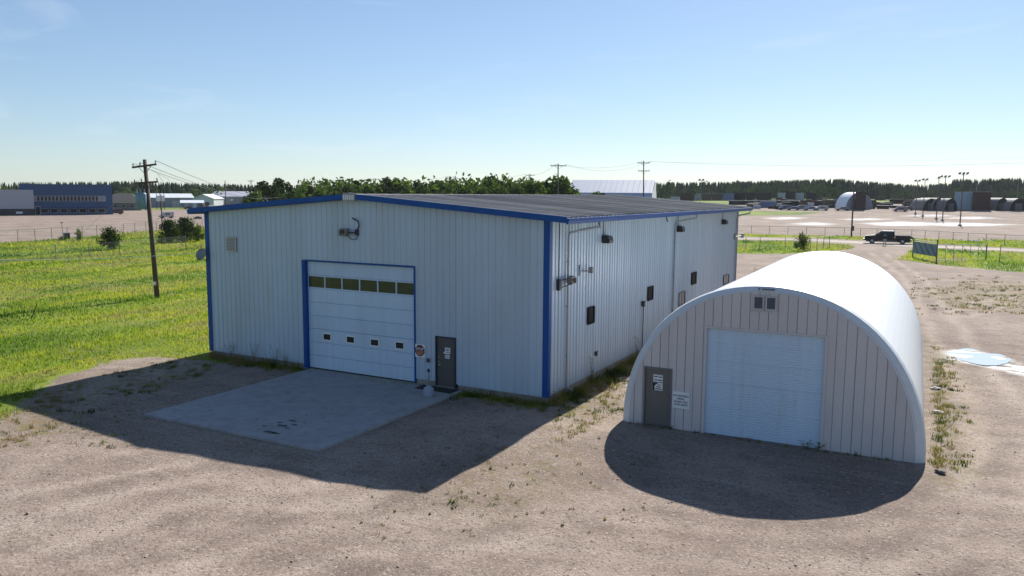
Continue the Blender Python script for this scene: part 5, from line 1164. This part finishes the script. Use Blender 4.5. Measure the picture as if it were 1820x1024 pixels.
for i, (px, cl, rz, kd, lb) in enumerate(((336, (.03,.03,.04), 0, 'car', 'black car at the left end of the shed car row'), (352, (.10,.11,.14), .4, 'car', 'slate car second in the shed row'), (366, (.35,.05,.05), .8, 'car', 'red car in the shed row'), (376, (.6,.6,.6), .9, 'van', 'white van right of the red car'), (386, (.30,.04,.05), .9, 'car', 'second red car in the shed row'), (396, (.05,.05,.06), .9, 'van', 'black van before the large grey shed'), (408, (.6,.58,.55), .9, 'car', 'white car before the large grey shed'), (419, (.55,.53,.52), .9, 'car', 'second white car before the large grey shed'), (430, (.6,.6,.58), .9, 'car', 'third white car before the large grey shed'), (228, (.30,.29,.28), .1, 'car', 'grey car before the hipped house'), (240, (.40,.40,.41), .1, 'car', 'silver car right of the hipped house'))):
    car(px, 372.3+(.6 if i % 2 else 0), cl, lb, rz, 4.6, kd)
for px, py, cl, kd, lb in ((1395, 373, (.06,.08,.20), 'van', 'blue van at the left of the yard vehicle row'), (1410, 373.5, (.08,.09,.16), 'car', 'dark blue car in the yard vehicle row'), (1424, 373, (.20,.20,.24), 'van', 'grey van in the yard vehicle row'), (1441, 374, (.07,.10,.22), 'car', 'blue car right of the grey van in the yard'), (1460, 374, (.30,.33,.36), 'van', 'pale grey van at the right of the yard row'), (1497, 374.5, (.10,.12,.17), 'car', 'slate car before the arched shed'), (1600, 376, (.16,.11,.17), 'van', 'purple grey machine body in the open yard'), (1612, 374, (.05,.045,.05), 'car', 'dark wreck beside the purple machine')):
    car(px, py, cl, lb, .2, 5.2, kd)
# bin and lamp post at the left lot fence
g = G(119, 425); k = depth(g)/F; e = empty('waste_bin', g, face_cam(g)); tag(e, 'dark open bin at the lot fence', 'bin'); b = MB(); b.box((-5*k, 0, 0), (5*k, 1, 10*k)); b.build('body', mdark, e); b = MB(); b.box((-5.3*k, -.05, 10*k+.01), (5.3*k, 1.05, 10*k+.1)); b.build('lid', mgrey, e)
g = G(113, 428); k = depth(g)/F; e = empty('lamp_post', g, face_cam(g)); tag(e, 'slim grey lamp post beside the dark bin', 'lamp post'); b = MB(); b.tube([(0, 0, -.2), (-1.2*k, 0, 32*k)], .05, 6); b.build('pole', mgrey, e); b = MB(); b.box((-3.5*k, -.2, 32*k), (1*k, .2, 33.5*k)); b.build('lamp_head', mgrey, e)
e, k, w = frame_at('loading_ramp', 343, 358, 389, 'dark low ramp on the gravel lot by the eave', 'ramp'); b = MB(); b.prism([(-w/2, 0), (w/2, 0), (w/2, 3*k), (-w/4, 3*k)], 'y', 0, 2.5); b.build('deck', mdark, e); b = MB(); b.box((-w*.1, .2, 3*k+.01), (w*.3, 2.2, 4.5*k)); b.build('load', mgrey, e)

# ------------------------------------------------------------------ summer haze
hz = bpy.data.materials.new('haze'); hz.use_nodes = True; hn = hz.node_tree.nodes; hl = hz.node_tree.links
hn.remove(hn['Principled BSDF']); pv = hn.new('ShaderNodeVolumePrincipled'); pv.inputs['Color'].default_value = (.80, .88, 1, 1); pv.inputs['Density'].default_value = .00007; pv.inputs['Anisotropy'].default_value = .3
hl.new(pv.outputs[0], hn['Material Output'].inputs['Volume'])
b = MB(); b.box((-3300, -700, -1.6), (3300, 4300, 34)); tag(b.build('haze', hz), 'thin summer haze over the whole site', 'haze', kind='stuff')
